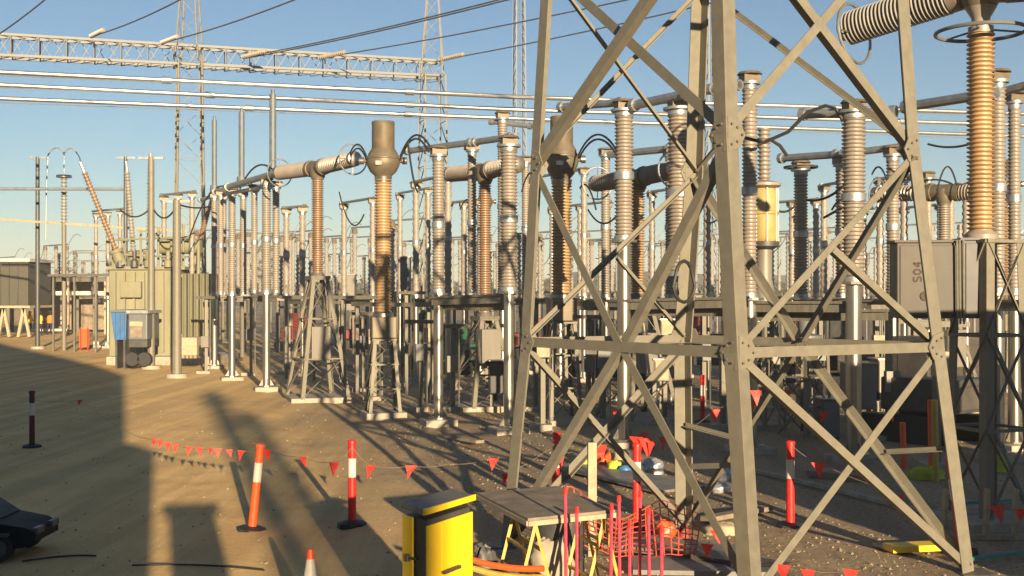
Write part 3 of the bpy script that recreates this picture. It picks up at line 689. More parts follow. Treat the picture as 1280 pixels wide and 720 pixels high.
# --- flexible leads
L = []
cables('pair of black leads hooping from ringed breaker end to the bulb head', [arc(P(437, 193, 31.2), c1+V((-r1, 0, .12)), .28), arc(P(438, 196, 31.2), c1+V((-r1, -.05, .05)), .24)], .022)
cables('pair of black leads rising from the bulb head to the long arm', [arc(c1+V((r1, 0, .1)), P(540, 188, 27.5), .45), arc(c1+V((r1, -.06, 0)), P(536, 190, 27.5), .42)], .025)
cables('pair of leads from the khaki head to the tall striped post', [arc(c2+V((r2, 0, .1)), P(772, 190, 24), .42), arc(c2+V((r2, 0, 0)), P(770, 192, 24), .38)], .024)
cables('lead hooping between the near tower leg and the broad insulator post', [[P(930, 172, 21.5), P(955, 178, 21.4), P(985, 165, 21.2), P(1010, 140, 21), P(1032, 132, 20.9), P(1045, 136, 20.8), P(1054, 152, 20.8)], [P(946, 182, 22), P(962, 174, 22), P(975, 182, 22), P(984, 195, 22)]], .035)
cables('slack lead crossing behind the right tower leg', [arc(P(1160, 180, 24), P(1232, 172, 23), -.12), arc(P(1132, 240, 30), P(1190, 230, 29), .2)], .025)
cables('hanging lead loop above the red truck left of the bulb transformer', [arc(P(424, 240, 31), P(455, 268, 30), -.55)], .02)
cables('slack lead hanging in the middle of the tower', [arc(P(735, 262, 30), P(776, 262, 28), -.35)], .022)
cables('lead drooping between the ringed post and the broad insulator post', [arc(P(970, 262, 27), P(995, 256, 27), -.1), arc(P(1008, 250, 27), P(1055, 232, 26), -.12), arc(P(1030, 272, 27), P(1052, 260, 26), 0)], .03)
cables('leads sweeping from the far disconnector to the leftmost ringed breaker end', [arc(P(236, 300, 46), P(290, 236, 42), .8), arc(P(345, 216, 35), P(300, 236, 41), .5)], .03)
cables('looped lead on the head behind the ribbed column', [arc(P(1172, 236, 28), P(1196, 232, 28), .5), arc(P(1196, 230, 28), P(1222, 216, 28), -.1)], .022)
cables('swagged lead strung between the slim poles left of the raised blades', [arc(P(150, 262, 46), P(190, 258, 47), -.35), arc(P(190, 258, 47), P(222, 255, 44), -.5), arc(P(222, 255, 44), P(262, 258, 47), -.1)], .035)
for i, (xa, ya, xb, yb, Y, s_) in enumerate([(1040, 262, 1060, 250, 25, .1), (880, 275, 905, 262, 34, -.2), (725, 235, 745, 262, 30, .3), (1090, 218, 1110, 230, 30, .3), (510, 178, 522, 240, 28, -.2), (640, 300, 672, 296, 40, -.4), (652, 240, 676, 236, 33, .5), (575, 262, 596, 266, 40, .4)]):
    cables('short black jumper among the posts, ' + ['under the broad post arm', 'behind the far tower leg', 'beside the middle breaker', 'left of the right leg', 'right of the bulb transformer', 'low beside the left tower leg', 'high beside the left tower leg', 'left of the second breaker'][i], [arc(P(xa, ya, Y), P(xb, yb, Y-1), s_)], .025)

# ------------------------------------------------------------------ busbar tubes, gantry, masts, overhead lines
for i, (ya, yb, yc, Ya) in enumerate(((90, 121, 141, 46.9), (106, 137, 155, 49.8), (123, 148, 169, 53.3))):
    zb_ = 3+(HY-ya)*Ya/FPX; Yb = (zb_-3)*FPX/(HY-yb); Yc = (zb_-3)*FPX/(HY-yc)
    a = P(0, ya, Ya); b = P(640, yb, Yb); c = P(1240, yc, Yc); a0 = a-(b-a)*.5; c0 = c+(c-b)*.4
    bt = T('busbar', ['nearest and highest of the three long aluminium busbar tubes', 'middle one of the three long aluminium busbar tubes', 'lowest and farthest of the three long aluminium busbar tubes'][i], 'busbar', a0, 'busbar tubes')
    MB().tube(a0, a, .10, n=12).obj('tube', 'alu', bt); MB().tube(a, b, .10, n=12).obj('tube', 'alu', bt); MB().tube(b, c0, .10, n=12).obj('tube', 'alu', bt)
    MB().tube(a0-V((0, 0, .22)), c0-V((0, 0, .22)), .02, n=6).obj('lower_wire', 'alud', bt)
    for q in (a.lerp(b, .3+i*.08), a.lerp(b, .78), b.lerp(c, .35), b.lerp(c, .8)):
        MB().prof(q-(b-a).normalized()*.2, q+(b-a).normalized()*.2, [(0, .15), (1, .15)], 12).obj('tube_clamp', 'alud', bt)

def lattice(name, label, cat, base, h, w0, w1, seg, L=.09, m='galv', dist=False, grp=None):
    r = T(name, label, cat, base, grp)
    def c(i, t):
        w = (w0+(w1-w0)*t)/2; a, b = ((-1, -1), (1, -1), (1, 1), (-1, 1))[i % 4]; ca, sa = math.cos(.35), math.sin(.35)
        return base+V(((a*ca-b*sa)*w, (a*sa+b*ca)*w, h*t))
    for i in range(4): MB().bar(c(i, 0), c(i, 1), L, L).obj('leg', m, r, smooth=False)
    for i in range(4):
        br = MB()
        for k in range(seg):
            br.bar(c(i, k/seg), c(i+1, (k+1)/seg), L*.55, .02); 
            if k % 2: br.bar(c(i, (k+1)/seg), c(i+1, (k+1)/seg), L*.55, .02)
        br.obj('face_bracing', m, r, smooth=False)
    return r
YA, YB = 55.0, 61.5
gA = GX(-150, 53.6); t1 = GX(237, 57.5); t2 = GX(541, 61.5); zG = 14.6
for i, (g, lb, x) in enumerate(((t1, 'slim lattice gantry column with lightning spire, left of the raised blades', 237), (t2, 'slim lattice gantry column with spire behind the bulb-headed transformer', 541))):
    col = lattice('gantry_column', lb, 'gantry column', g, zG, 1.5, 1.1, 12, .085, grp='gantry columns')
    sp = MB()
    def sc(k, t, g=g):
        a, b = ((-1, -1), (1, -1), (1, 1), (-1, 1))[k % 4]; w = .5*(1-t)+.06; return g+V((a*w, b*w, zG+8*t))
    for k in range(4): sp.bar(sc(k, 0), sc(k, 1), .06, .06)
    for k in range(4):
        for j in range(8): sp.bar(sc(k, j/8), sc(k+1, (j+1)/8), .035, .02)
    sp.obj('lightning_spire', 'galv', col, smooth=False)
bm = T('gantry_beam', 'long white lattice beam spanning the sky at upper left above the busbar tubes', 'gantry beam', GX(0, YA))
ax = GX(-170, 53.2, 15.2+.0); bx = GX(552, 61.6, 14.95)
ax = P(-170, 40-8, 53.2); bx = P(553, 76, 61.5); hh = 1.05; dd = (bx-ax); nrm_ = V((-dd.y, dd.x, 0)).normalized()*.8
cs = [V((0, 0, 0)), nrm_, nrm_-V((0, 0, hh)), V((0, 0, -hh))]
for k in range(4): MB().bar(ax+cs[k], bx+cs[k]+(V((0, 0, .25)) if k > 1 else V()), .12, .12).obj('chord', 'pgalv', bm, smooth=False)
NB = 44
for k in range(4):
    br = MB()
    for j in range(NB):
        p = ax.lerp(bx, j/NB)+cs[k]; q = ax.lerp(bx, (j+1)/NB)+cs[(k+1) % 4]; br.bar(p, q, .06, .03)
        if k % 2 and j % 2 == 0: br.bar(ax.lerp(bx, j/NB)+cs[k], ax.lerp(bx, j/NB)+cs[(k+1) % 4], .08, .05)
    br.obj('beam_lacing', 'pgalv', bm, smooth=False)
hd = MB()
for x, y0 in ((66, 42), (160, 50), (222, 58), (247, 58), (392, 66)):
    pass
lattice('lightning_mast', 'tall thin lattice lightning mast rising behind the left tower leg', 'mast', GX(649, 85), 34, 1.0, .5, 40, .09, 'pgalv')
lattice('lightning_mast', 'thin lattice mast seen between the far and near tower legs', 'mast', GX(888, 70), 26, .6, .4, 30, .07, 'pgalv')
def wire(label, xa, ya, Ya, xb, yb, Yb, double=False):
    a = P(xa, ya, Ya); b = P(xb, yb, Yb); e = b+(b-a)*.8
    m_ = MB(); m_.path([a+(e-a)*t-V((0, 0, 1.2*t*(1-t))) for t in [i/14 for i in range(15)]], .032, 5)
    if double: m_.path([a+V((.1, .25, 0))+(e-a)*t-V((0, 0, 1.2*t*(1-t))) for t in [i/14 for i in range(15)]], .032, 5)
    st = MB(); d = (b-a).normalized(); st.ins(a+d*.2, a+d*2.4, .05, .12, 14, 8)
    r = T('overhead_line', label, 'overhead line', a, 'overhead lines'); m_.obj('conductor', 'darkp', r); st.obj('string_insulator', 'pale_ins', r)
wire('leftmost overhead line in the top left corner', -40, 66, 53.5, 44, 0, 45)
wire('overhead line second from the left over the lattice beam', 112, 46, 55.5, 206, 0, 46)
wire('overhead line crossing just right of the left spire', 200, 54, 56.6, 343, 0, 46)
wire('long twin overhead line reaching the top edge mid-picture', 300, 72, 58, 585, 0, 45.5, True)
wire('long overhead line running behind the right gantry spire', 395, 73, 59.5, 735, 1, 47)
wire('rightmost overhead line from the gantry end through the tower', 545, 76, 61.5, 858, 2, 48)

# ------------------------------------------------------------------ left background: transformer, shelter, people
YT = 50; kT = YT/FPX
tr = T('power_transformer', 'pale green power transformer with radiators and leaning bushings behind the slim poles', 'power transformer', GX(195, YT))
def bx_(xa, xb, ya, yb, Y, dep): # box from pixel rect at depth
    k = Y/FPX; c = V((((xa+xb)/2-640)*k, Y+dep/2, EYE-(yb-HY)*k)); return MB().box(c, (xb-xa)*k, dep, (yb-ya)*k)
bx_(136, 226, 337, 446, YT, 2.6).obj('tank', 'green', tr, smooth=False, bev=.05)
bx_(132, 231, 333, 337, YT-.15, 2.9).obj('tank_cover', 'green', tr, smooth=False)
for xx in range(142, 226, 12): bx_(xx, xx+2.5, 340, 440, YT-.12, .12).obj('stiffener_rib', 'green', tr, smooth=False)
for j in range(5):
    x0 = 228+j*7.5
    f = MB()
    for q in range(3):
        c = bx_(x0+q*1.8, x0+q*1.8+.9, 342, 424, YT-.6, 1.6); f.v += [];
        f.add(c.v, c.f)
    f.obj('radiator_panel', 'green', tr, smooth=False)
for yy in (345, 420): MB().tube(P(226, yy, YT), P(266, yy, YT), .09).obj('header_pipe', 'green', tr)
MB().prof(P(200, 308, YT+1), P(252, 308, YT+1), [(0, .2), (.02, .33), (.98, .33), (1, .2)], 20).obj('conservator', 'green', tr)
MB().tube(P(205, 312, YT+.8), P(205, 300, YT+.8), .1).obj('oil_pipe', 'green', tr); MB().tube(P(248, 345, YT+.5), P(248, 300, YT+.8), .08).obj('oil_pipe', 'green', tr); MB().path([P(190, 312, YT), P(190, 296, YT), P(200, 290, YT)], .07).obj('oil_pipe', 'green', tr)
for i, (xa, ya, xb, yb) in enumerate(((150, 326, 102, 207), (168, 328, 158, 206), (186, 326, 188, 196), (244, 322, 264, 250))):
    a = P(xa, ya, YT-.2+i*.6); b = P(xb, yb, YT-.8+i*.6); d = (b-a).normalized()
    bu = MB().ins(a+d*.5, b-d*.3, .085, .13, 24, 12).obj('bushing', 'brown' if i in (0, 3) else 'grey_ins', tr)
    MB().prof(a-d*.2, a+d*.5, [(0, .26), (.8, .24), (.82, .3), (1, .3)], 14).obj('turret', 'green', bu)
    MB().tube(b-d*.3, b+d*.15, .07, n=8).obj('terminal', 'alud', bu)
for i, (xx, yy) in enumerate(((141, 292), (155, 300), (176, 288), (198, 284), (214, 296), (229, 280), (238, 300))):
    fr = MB(); fr.tube(P(xx, 334, YT+.4), P(xx, yy, YT+.4), .05, n=6); fr.bar(P(xx-5, yy, YT+.4), P(xx+6, yy+1, YT+.4), .06, .06); fr.obj('support_frame', 'green', tr, smooth=False)
for i, (xa, ya, xb, yb) in enumerate(((138, 300, 240, 296), (150, 318, 232, 322), (176, 290, 176, 330))):
    MB().tube(P(xa, ya, YT-.1), P(xb, yb, YT-.1), .05, n=6).obj('oil_pipe', 'green', tr)
for xx in (150, 168, 185, 210):
    MB().prof(P(xx, 334, YT-.3), P(xx, 314, YT-.3), [(0, .16), (.4, .16), (.5, .08), (1, .1)], 10).obj('valve_fitting', 'darkp' if xx < 180 else 'green', tr)
bx_(150, 176, 352, 372, YT-.35, .3).obj('marshalling_box', 'green', tr, smooth=False, bev=.02)
bx_(133, 268, 446, 457, YT-.8, 4.2).obj('plinth', 'conc', tr, smooth=False)

for i, (x, yb, yt, w, lb) in enumerate(((189, 461, 196, .15, 'tallest slim steel pole standing in front of the green transformer'), (221, 472, 250, .17, 'shorter steel pole with concrete foot right of the slim pole before the transformer'), (47, 436, 196, .13, 'dark slim pole at far left carrying the thin horizontal tube'), (157, 444, 196, .11, 'thin pole at the left side of the green transformer'))):
    g = G(x, yb); r = T('steel_pole', lb, 'pole', g, 'slim poles'); zt_ = EYE-(yt-HY)*g.y/FPX
    MB().tube(g, V((g.x, g.y, zt_)), w, w*.8, n=10).obj('shaft', 'galv' if i < 2 else 'darkp', r)
    MB().bar(V((g.x-.5, g.y, zt_-.05)), V((g.x+.5, g.y, zt_-.05)), .08, .1).obj('cross_arm', 'alud', r, smooth=False)
    MB().prof(V((g.x, g.y, -.2)), V((g.x, g.y, .14)), [(0, .42), (1, .38)], 16).obj('concrete_footing', 'conc', r)
g = GX(80, 62); r = T('line_trap', 'insulator post with looped leads at far left above the shelter', 'insulator post', g)
MB().tube(g, P(80, 280, 62), .12).obj('shaft', 'galv', r); MB().ins(P(80, 280, 62), P(80, 222, 62), .1, .17, 14, 10).obj('insulator', 'grey_ins', r)
MB().prof(P(80, 222, 62), P(80, 219, 62), [(0, .4), (1, .4)], 14).obj('plate', 'alud', r)
hk = MB(); hk.path(arc(P(60, 194, 62), P(80, 192, 62), .35), .035); hk.path(arc(P(80, 192, 62), P(97, 193, 62), .3), .035); hk.path([P(60, 194, 62), P(58, 230, 62), P(57, 300, 62)], .04); hk.path([P(80, 192, 62), P(80, 220, 62)], .03); hk.path(arc(P(97, 193, 62), P(102, 207, 55), .1), .035); hk.obj('looped_lead', 'alud', r)
top(MB().tube(P(-60, 236, 61), P(160, 236.5, 61), .08), 'low_busbar', 'alud', P(-60, 236, 61), 'thin horizontal tube at far left below the busbars', 'busbar')
top(MB().bar(P(-60, 270, 64), P(235, 290, 60), .12, .12), 'low_beam', 'timber', P(-60, 270, 64), 'thin pale beam behind the transformer bushings at far left', 'beam')

# dark site cabin on trestles, left edge
g = GX(0, 80)
cb = T('site_cabin', 'dark olive site cabin raised on trestles at the left edge', 'site cabin', g)
def bxp(xa, xb, ya, yb, Y, dep, nm, m, par, bev=0): return bx_(xa, xb, ya, yb, Y, dep).obj(nm, m, par, smooth=False, bev=bev)
bxp(-60, 35, 327, 382, 80, 4, 'cabin_body', mat('olive_cabin', (.075, .07, .05), .7), cb, .04)
bxp(-62, 37, 323, 327, 79.8, 4.4, 'roof', 'white', cb)
for q in range(8): bxp(-56+q*11, -54.5+q*11, 329, 381, 79.94, .1, 'wall_rib', M['darkp'], cb)
bxp(-60, 37, 382, 385, 79.9, 4.1, 'floor_beam', 'timber', cb)
tl = MB()
for xx in (-40, -15, 5, 30):
    tl.bar(P(xx, 385, 80.3), P(xx-7, 421, 80.3), .18, .18); tl.bar(P(xx, 385, 80.3), P(xx+7, 421, 80.3), .18, .18)
tl.obj('trestle', 'timber', cb, smooth=False)
# open shelter
g = GX(88, 88); sh = T('open_shelter', 'open-fronted site shelter with white edge beam at far left', 'shelter', g)
bxp(40, 133, 346, 352, 88, 5, 'roof', 'galvd', sh); bxp(46, 131, 364, 369, 87.9, .3, 'edge_beam', 'white', sh)
for xx in (44, 84, 116, 130): bxp(xx, xx+2.2, 352, 418, 87.8, .15, 'post', 'timber', sh)
bxp(42, 132, 352, 412, 92, .2, 'back_wall', 'ply', sh); bxp(42, 84, 411, 414, 87.9, .4, 'sill', 'white', sh)

def person(x, yb, Y, label, top_m, h=1.76, face=0.0, bend=0.0, arm=.25):
    g = GX(x, Y, 0); r = T('person', label, 'person', g, 'people at the far shelter'); k = h/1.76
    J = dict(pel=(0, 0, .94), chest=(0, .0, 1.28), neck=(0, 0, 1.48), head=(0, -.01, 1.60), crown=(0, -.01, 1.72),
             hl=(.09, 0, .90), kl=(.11, -.03, .50), al=(.12, .02, .09), tl_=(.13, -.14, .03), hr=(-.09, 0, .90), kr=(-.13, .04, .50), ar=(-.15, .06, .09), tr_=(-.16, -.1, .03),
             sl=(.19, 0, 1.42), el=(.27, .02, 1.14), wl=(.25, -.14-arm*.3, .95+arm*.3), fl=(.24, -.2-arm*.3, .90+arm*.3), sr=(-.19, 0, 1.42), er=(-.27, .03, 1.13), wr=(-.28, -.1, .90), fr=(-.28, -.14, .82))
    rad = dict(pel=.15, chest=.16, neck=.06, head=.095, crown=.07, hl=.09, kl=.06, al=.045, tl_=.04, hr=.09, kr=.06, ar=.045, tr_=.04, sl=.07, el=.045, wl=.032, fl=.035, sr=.07, er=.045, wr=.032, fr=.035)
    E_ = [('pel', 'chest'), ('chest', 'neck'), ('neck', 'head'), ('head', 'crown'), ('pel', 'hl'), ('hl', 'kl'), ('kl', 'al'), ('al', 'tl_'), ('pel', 'hr'), ('hr', 'kr'), ('kr', 'ar'), ('ar', 'tr_'), ('chest', 'sl'), ('sl', 'el'), ('el', 'wl'), ('wl', 'fl'), ('chest', 'sr'), ('sr', 'er'), ('er', 'wr'), ('wr', 'fr')]
    ks = list(J); me = bpy.data.meshes.new('body'); ca, sa = math.cos(face), math.sin(face)
    rot = lambda q: (q[0]*ca*k-q[1]*sa*k, q[0]*sa*k+q[1]*ca*k, q[2]*k)
    me.from_pydata([rot(J[q]) for q in ks], [(ks.index(a), ks.index(b)) for a, b in E_], []); b = bpy.data.objects.new('body', me); COL.objects.link(b); b.parent = r
    sk = b.modifiers.new('skin', 'SKIN'); 
    if not me.skin_vertices: me.attributes.new  # layer is made by the modifier in ops only
    return r, b, J, rad, ks, rot, k, top_m
def make_person(*a, **kw):
    r, b, J, rad, ks, rot, k, tm = person(*a, **kw)
    b.modifiers.clear()
    import bmesh
    bm_ = bmesh.new(); bm_.from_mesh(b.data); lay = bm_.verts.layers.skin.verify(); bm_.verts.ensure_lookup_table()
    for v, q in zip(bm_.verts, ks):
        v[lay].radius = (rad[q]*k, rad[q]*k*(.72 if q in ('pel', 'chest') else 1)); v[lay].use_root = (q == 'pel')
    bm_.to_mesh(b.data); bm_.free(); b.modifiers.new('skin', 'SKIN').use_smooth_shade = True
    sb = b.modifiers.new('sub', 'SUBSURF'); sb.levels = 1; sb.render_levels = 1
    b.data.materials.append(M['navy'])
    o = r.location
    p = lambda q: V(rot(q))+o
    MB().prof(p((0, 0, .88)), p((0, 0, 1.50)), [(0, .19*k), (.3, .18*k), (.7, .215*k), (.9, .19*k), (1, .08*k)], 16).obj('high_visibility_jacket', tm, r)
    MB().prof(p((0, -.02, 1.52)), p((0, -.02, 1.73)), [(0, .06), (.2, .095), (.6, .105), (1, .06)], 14).obj('face', 'skin', r)
    MB().prof(p((0, -.02, 1.655)), p((0, -.02, 1.80)), [(0, .16), (.1, .15), (.15, .13), (.7, .11), (1, .03)], 14).obj('hard_hat', 'white', r)
    return r
make_person(50, 0, 84, 'person in yellow jacket and white hat standing left of the shelter post', 'hivis')
make_person(62, 0, 86, 'person in orange jacket beside the yellow-jacketed person at the shelter', 'hiviso', face=.8)
make_person(79, 0, 82, 'person in pale top and dark trousers in the middle of the shelter', 'white', face=-.6, arm=.8)
make_person(37, 0, 85, 'person in yellow jacket between the cabin and the shelter', 'hivis', face=1.2)

# red barrier board, blue skip, machines
g = GX(105, 62); br = T('barrier', 'tall orange-red barrier board standing before the far shelter', 'barrier', g)
bxp(99, 111, 411, 434, 62, .08, 'panel', 'orange', br); 
for xx in (100, 109): bxp(xx, xx+1.2, 409, 440, 61.95, .05, 'post', 'red', br)
g = GX(150, 57); sk_ = T('skip_bin', 'blue steel skip bin in front of the green transformer', 'skip bin', g)
pts = [P(138, 389, 47), P(158, 389, 47), P(157, 425, 47), P(143, 425, 47)]
MB().poly(pts, (0, 2.2, 0)).obj('bin_body', 'blue', sk_, smooth=False, bev=.02)
for xx in (143, 149, 155): bxp(xx, xx+1, 391, 424, 46.95, .06, 'stiffener', 'blue', sk_)
bxp(137, 159, 387.5, 390, 46.9, 2.4, 'rim', 'boxd', sk_)
for xx in (144, 154): bxp(xx, xx+2.5, 425, 461, 47, 1.4, 'stand_leg', 'darkp', sk_)
g = GX(170, 46); pk = T('generator_trailer', 'small grey trailer with pale top box right of the blue skip', 'trailer', g)
bxp(160, 184, 392, 425, 46, 1.6, 'box_body', 'boxd', pk, .05); bxp(162, 178, 402, 408, 45.95, .05, 'pale_panel', 'timber', pk); bxp(158, 185, 388, 392, 45.9, 1.8, 'roof', 'silver', pk); bxp(163, 178, 409, 422, 45.96, .05, 'side_door', 'ply', pk)
for xx in (165, 180):
    c = P(xx, 449, 46); MB().tube(c+V((0, 0, 0)), c+V((0, .25, 0)), .27, n=20).obj('wheel', 'dark', pk)
bxp(161, 184, 425, 434, 46.1, 1.4, 'chassis', 'darkp', pk)
g = GX(240, 45.5); bn = T('crate', 'cream crate on a pallet below the transformer radiators', 'crate', g)
bxp(227, 246, 422, 444, 46, 1.0, 'box', 'timber', bn); 
for q in range(4): bxp(227+q*5, 230.5+q*5, 444, 448, 45.9, 1.1, 'slat', 'ply', bn)

def machine(x, Y, s, rz, body, label, kind='excavator', arm=True):
    g = GX(x, Y); r = T(kind, label, kind.replace('_', ' '), g)
    ca, sa = math.cos(rz), math.sin(rz)
    def L_(a, b, c): return g+V((a*ca-b*sa, a*sa+b*ca, c))*s
    def bb(a0, a1, b0, b1, c0, c1, nm, m, par=r, bev=.04):
        o = MB(); vs = [L_(a, b, c) for c in (c0, c1) for a, b in ((a0, b0), (a1, b0), (a1, b1), (a0, b1))]
        o.add(vs, [(3, 2, 1, 0), (4, 5, 6, 7), (0, 1, 5, 4), (1, 2, 6, 5), (2, 3, 7, 6), (3, 0, 4, 7)]); return o.obj(nm, m, par, smooth=False, bev=bev*s)
    for b in (-.75, .75):
        t = MB(); pts = [L_(a, b-.18, c) for a, c in ((-1.1, .1), (-.9, 0), (.9, 0), (1.1, .1), (1.2, .35), (1.05, .6), (-1.05, .6), (-1.2, .35))]
        t.poly(pts, L_(0, .36, 0)-g).obj('track', 'dark', r, smooth=False)
    bb(-1.2, .6, -.8, .8, .7, 1.45, 'engine_housing', body); c = bb(-.1, .95, -.8, .0, .7, 2.35, 'cab', body); bb(0, .97, -.82, -.02, 1.35, 2.15, 'window', 'glass', c, .01)
    bb(-1.25, -.8, -.8, .8, .75, 1.3, 'counterweight', 'darkp')
    if arm:
        a = MB()
        for p, q in (((.5, .3, 1.2), (1.7, .3, 2.9)), ((1.7, .3, 2.9), (2.9, .3, 1.9))): a.bar(L_(*p), L_(*q), .28*s, .3*s)
        a.obj('boom', body, r, smooth=False); a = MB(); a.bar(L_(2.9, .3, 1.95), L_(2.6, .3, .8), .2*s, .22*s); a.obj('dipper', body, r, smooth=False)
        b = MB(); b.poly([L_(2.3, 0, .8), L_(2.9, 0, .8), L_(3.0, 0, .3), L_(2.4, 0, .15)], L_(0, .6, 0)-g); b.obj('bucket', 'darkp', r, smooth=False)
    return r
machine(372, 62, .85, 2.4, 'redp', 'red tracked machine seen between the steel tubes and the splayed breaker stand', arm=False)
machine(440, 66, .7, .4, 'redp', 'small red tracked machine below the grey cubicle, left of the bulb transformer', arm=False)
machine(574, 44, .8, 2.6, 'teal', 'green excavator behind the long beam, right of the bright steel post')
machine(660, 55, .8, .3, 'redp', 'red machine behind the left tower leg', arm=False)
machine(885, 50, .9, 2.9, 'redp', 'dark red machine visible between the far and near tower legs', arm=False)
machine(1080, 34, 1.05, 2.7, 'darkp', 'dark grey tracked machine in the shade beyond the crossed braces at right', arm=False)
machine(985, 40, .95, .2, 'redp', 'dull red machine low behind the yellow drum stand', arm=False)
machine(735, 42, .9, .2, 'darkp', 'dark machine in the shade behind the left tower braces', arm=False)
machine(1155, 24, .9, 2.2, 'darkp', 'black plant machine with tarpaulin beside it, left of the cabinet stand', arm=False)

def cubicle(xa, xb, ya, yb, Y, m, label, dep=.7):
    g = GX((xa+xb)/2, Y); r = T('control_cubicle', label, 'control cubicle', g, 'control cubicles'); b = bxp(xa, xb, ya, yb, Y, dep, 'body', m, r, .02)
    bxp(xa-1, xb+1, ya-1.5, ya, Y-.05, dep+.1, 'roof', 'steelp', r); bxp(xa+1.5, xb-1.5, ya+2, yb-2, Y-.03, .04, 'door', m, b)
    z = EYE-(yb-HY)*Y/FPX; c = V((g.x, Y+dep/2, 0)); w = (xb-xa)*Y/FPX
    if z > .3: 
        for sx in (-1, 1): MB().bar(c+V((sx*w*.38, 0, 0)), c+V((sx*w*.38, 0, z)), .09, .09).obj('leg', 'galvd', r, smooth=False)
cubicle(422, 443, 344, 388, 58, 'boxg', 'grey control cubicle raised on legs between the breaker stand and bulb transformer')
cubicle(826, 848, 400, 428, 30, 'timber', 'small cream cubicle below the tower horizontal, centre')
cubicle(818, 836, 450, 476, 27, 'timber', 'cream equipment box hanging under the tower horizontal, centre')
cubicle(500, 512, 322, 362, 42, 'boxd', 'blue-grey cubicle directly right of the bulb transformer column')
cubicle(836, 862, 305, 352, 34, 'boxd', 'blue-grey cubicle behind the far tower leg')
cubicle(612, 634, 452, 492, 29.5, 'darkp', 'black cabinet on the stand of the second breaker')
cubicle(1060, 1096, 455, 512, 27, 'boxd', 'blue-grey cabinet in shade behind the crossed braces, left one')
cubicle(1098, 1128, 450, 500, 27, 'boxg', 'grey cabinet in shade behind the crossed braces, right one')
cubicle(940, 966, 402, 436, 33, 'darkp', 'dark cabinet right behind the near tower leg')
cubicle(740, 762, 430, 470, 33, 'darkp', 'dark cabinet behind the left braces of the tower')
cubicle(1028, 1050, 500, 548, 24, 'boxd', 'grey blue cabinet standing right of the crossed braces in shade')

# extra slim stands and earth-switch rods between the big equipment
SXL = ['left of the blade disconnector, below the transformer conservator', 'between the two steel tubes by the road', 'left of the splayed breaker stand', 'right of the splayed breaker stand', 'below the raised grey cubicle', 'just left of the bulb transformer stand', 'right of the bulb transformer column', 'between the bulb transformer and the bright tube', 'directly left of the bright long-beam tube', 'right of the bright long-beam tube, before the green excavator', 'just right of the tower left leg, rear one', 'just right of the tower left leg, nearer one', 'behind the left brace of the tower', 'below the left half of the tower horizontal', 'right of the tall bright tube in mid tower', 'left of the far tower leg', 'right of the far tower leg', 'between the far and near tower legs, below the horizontal', 'behind the yellow drum pedestal', 'right of the flared pedestal', 'left of the shaded grey cabinets', 'right of the broad insulator post, low', 'behind the shaded machine near the cabinets', 'beside the orange marker posts']
SX = [(256, 44, 372, 452), (312, 43, 372, 465), (360, 52, 384, 450), (424, 40, 378, 476), (452, 36, 392, 488), (466, 33, 392, 499), (506, 38, 366, 480), (524, 30, 402, 512), (534, 34, 376, 495), (564, 30, 408, 510), (668, 30, 376, 510), (676, 26, 430, 530), (734, 30, 396, 512), (752, 27, 440, 525), (812, 32, 380, 500), (828, 36, 380, 488), (878, 30, 380, 510), (902, 26, 420, 530), (968, 30, 388, 512), (1024, 30, 388, 512), (1094, 28, 380, 520), (1110, 24, 384, 545), (1142, 27, 402, 525), (1170, 20, 405, 580)]
for i, (x, Y, yt, yb) in enumerate(SX):
    g = GX(x, Y); zt_ = EYE-(yt-HY)*Y/FPX
    r = T('mechanism_post', 'slim steel post with crossbar, '+SXL[i], 'post', g, 'slim mechanism posts')
    MB().ang(g, V((g.x, g.y, zt_)), (1, .3, 0), (-.3, 1, 0), .11, .012).obj('upright', 'galv', r, smooth=False)
    MB().tube(g+V((.2, 0, .1)), V((g.x+.2, g.y, zt_)), .022, n=6).obj('drive_rod', 'steelp', r)
    MB().bar(V((g.x-.35, g.y, zt_)), V((g.x+.5, g.y-.2, zt_)), .1, .1).obj('crossbar', 'galvd', r, smooth=False)
    MB().box(V((g.x+.05, g.y-.1, 1.0+.3*(i % 3))), .28, .2, .42).obj('drive_box', ['boxg', 'boxd', 'timber'][i % 3], r, smooth=False)
    MB().box(V((g.x, g.y, -.2)), .5, .5, .3).obj('concrete_footing', 'conc', r, smooth=False)

# ------------------------------------------------------------------ foreground: bollards, bunting, cone
def make_bollard(loc, label, m='red'):
    r = T('bollard', label, 'bollard', loc, 'red and white bollards')
    o = loc
    MB().prof(o+V((0, 0, .03)), o+V((0, 0, .62)), [(0, .055), (1, .052)], 18).obj('lower_tube', m, r)
    MB().prof(o+V((0, 0, .615)), o+V((0, 0, .86)), [(0, .054), (1, .054)], 18).obj('white_band', 'white', r)
    MB().prof(o+V((0, 0, .855)), o+V((0, 0, 1.10)), [(0, .052), (.8, .052), (.82, .062), (.95, .06), (1, .045)], 18).obj('top_tube', m, r)
    MB().prof(o+V((0, 0, -.05)), o+V((0, 0, .05)), [(0, .2), (.7, .19), (1, .1)], 8).obj('rubber_base', 'dark', r)
    return r
b0 = make_bollard(G(440, 655), 'upright red and white bollard at the edge of the wide cabinet shadow')
bo = {}
for i, (x, yb, lb, tilt) in enumerate(((315, 662, 'leaning red and white bollard on the sandy road', .10), (988, 657, 'red and white bollard on open gravel right of the near tower leg', 0), (693, 640, 'red and white bollard glimpsed left of the tower foot brace', .03),
        (796, 661, 'red and white bollard in the middle of the tower base, behind the rods', 0), (40, 558, 'red and white bollard standing in the deep shadow at left', 0), (1202, 690, 'bollard half hidden behind the tower right leg', -.12), (878, 527, 'far bollard under the tower horizontal, between its legs', 0))):
    b = dup(b0, G(x, yb), lb); b.rotation_euler = (0, tilt, 0); bo[x] = b
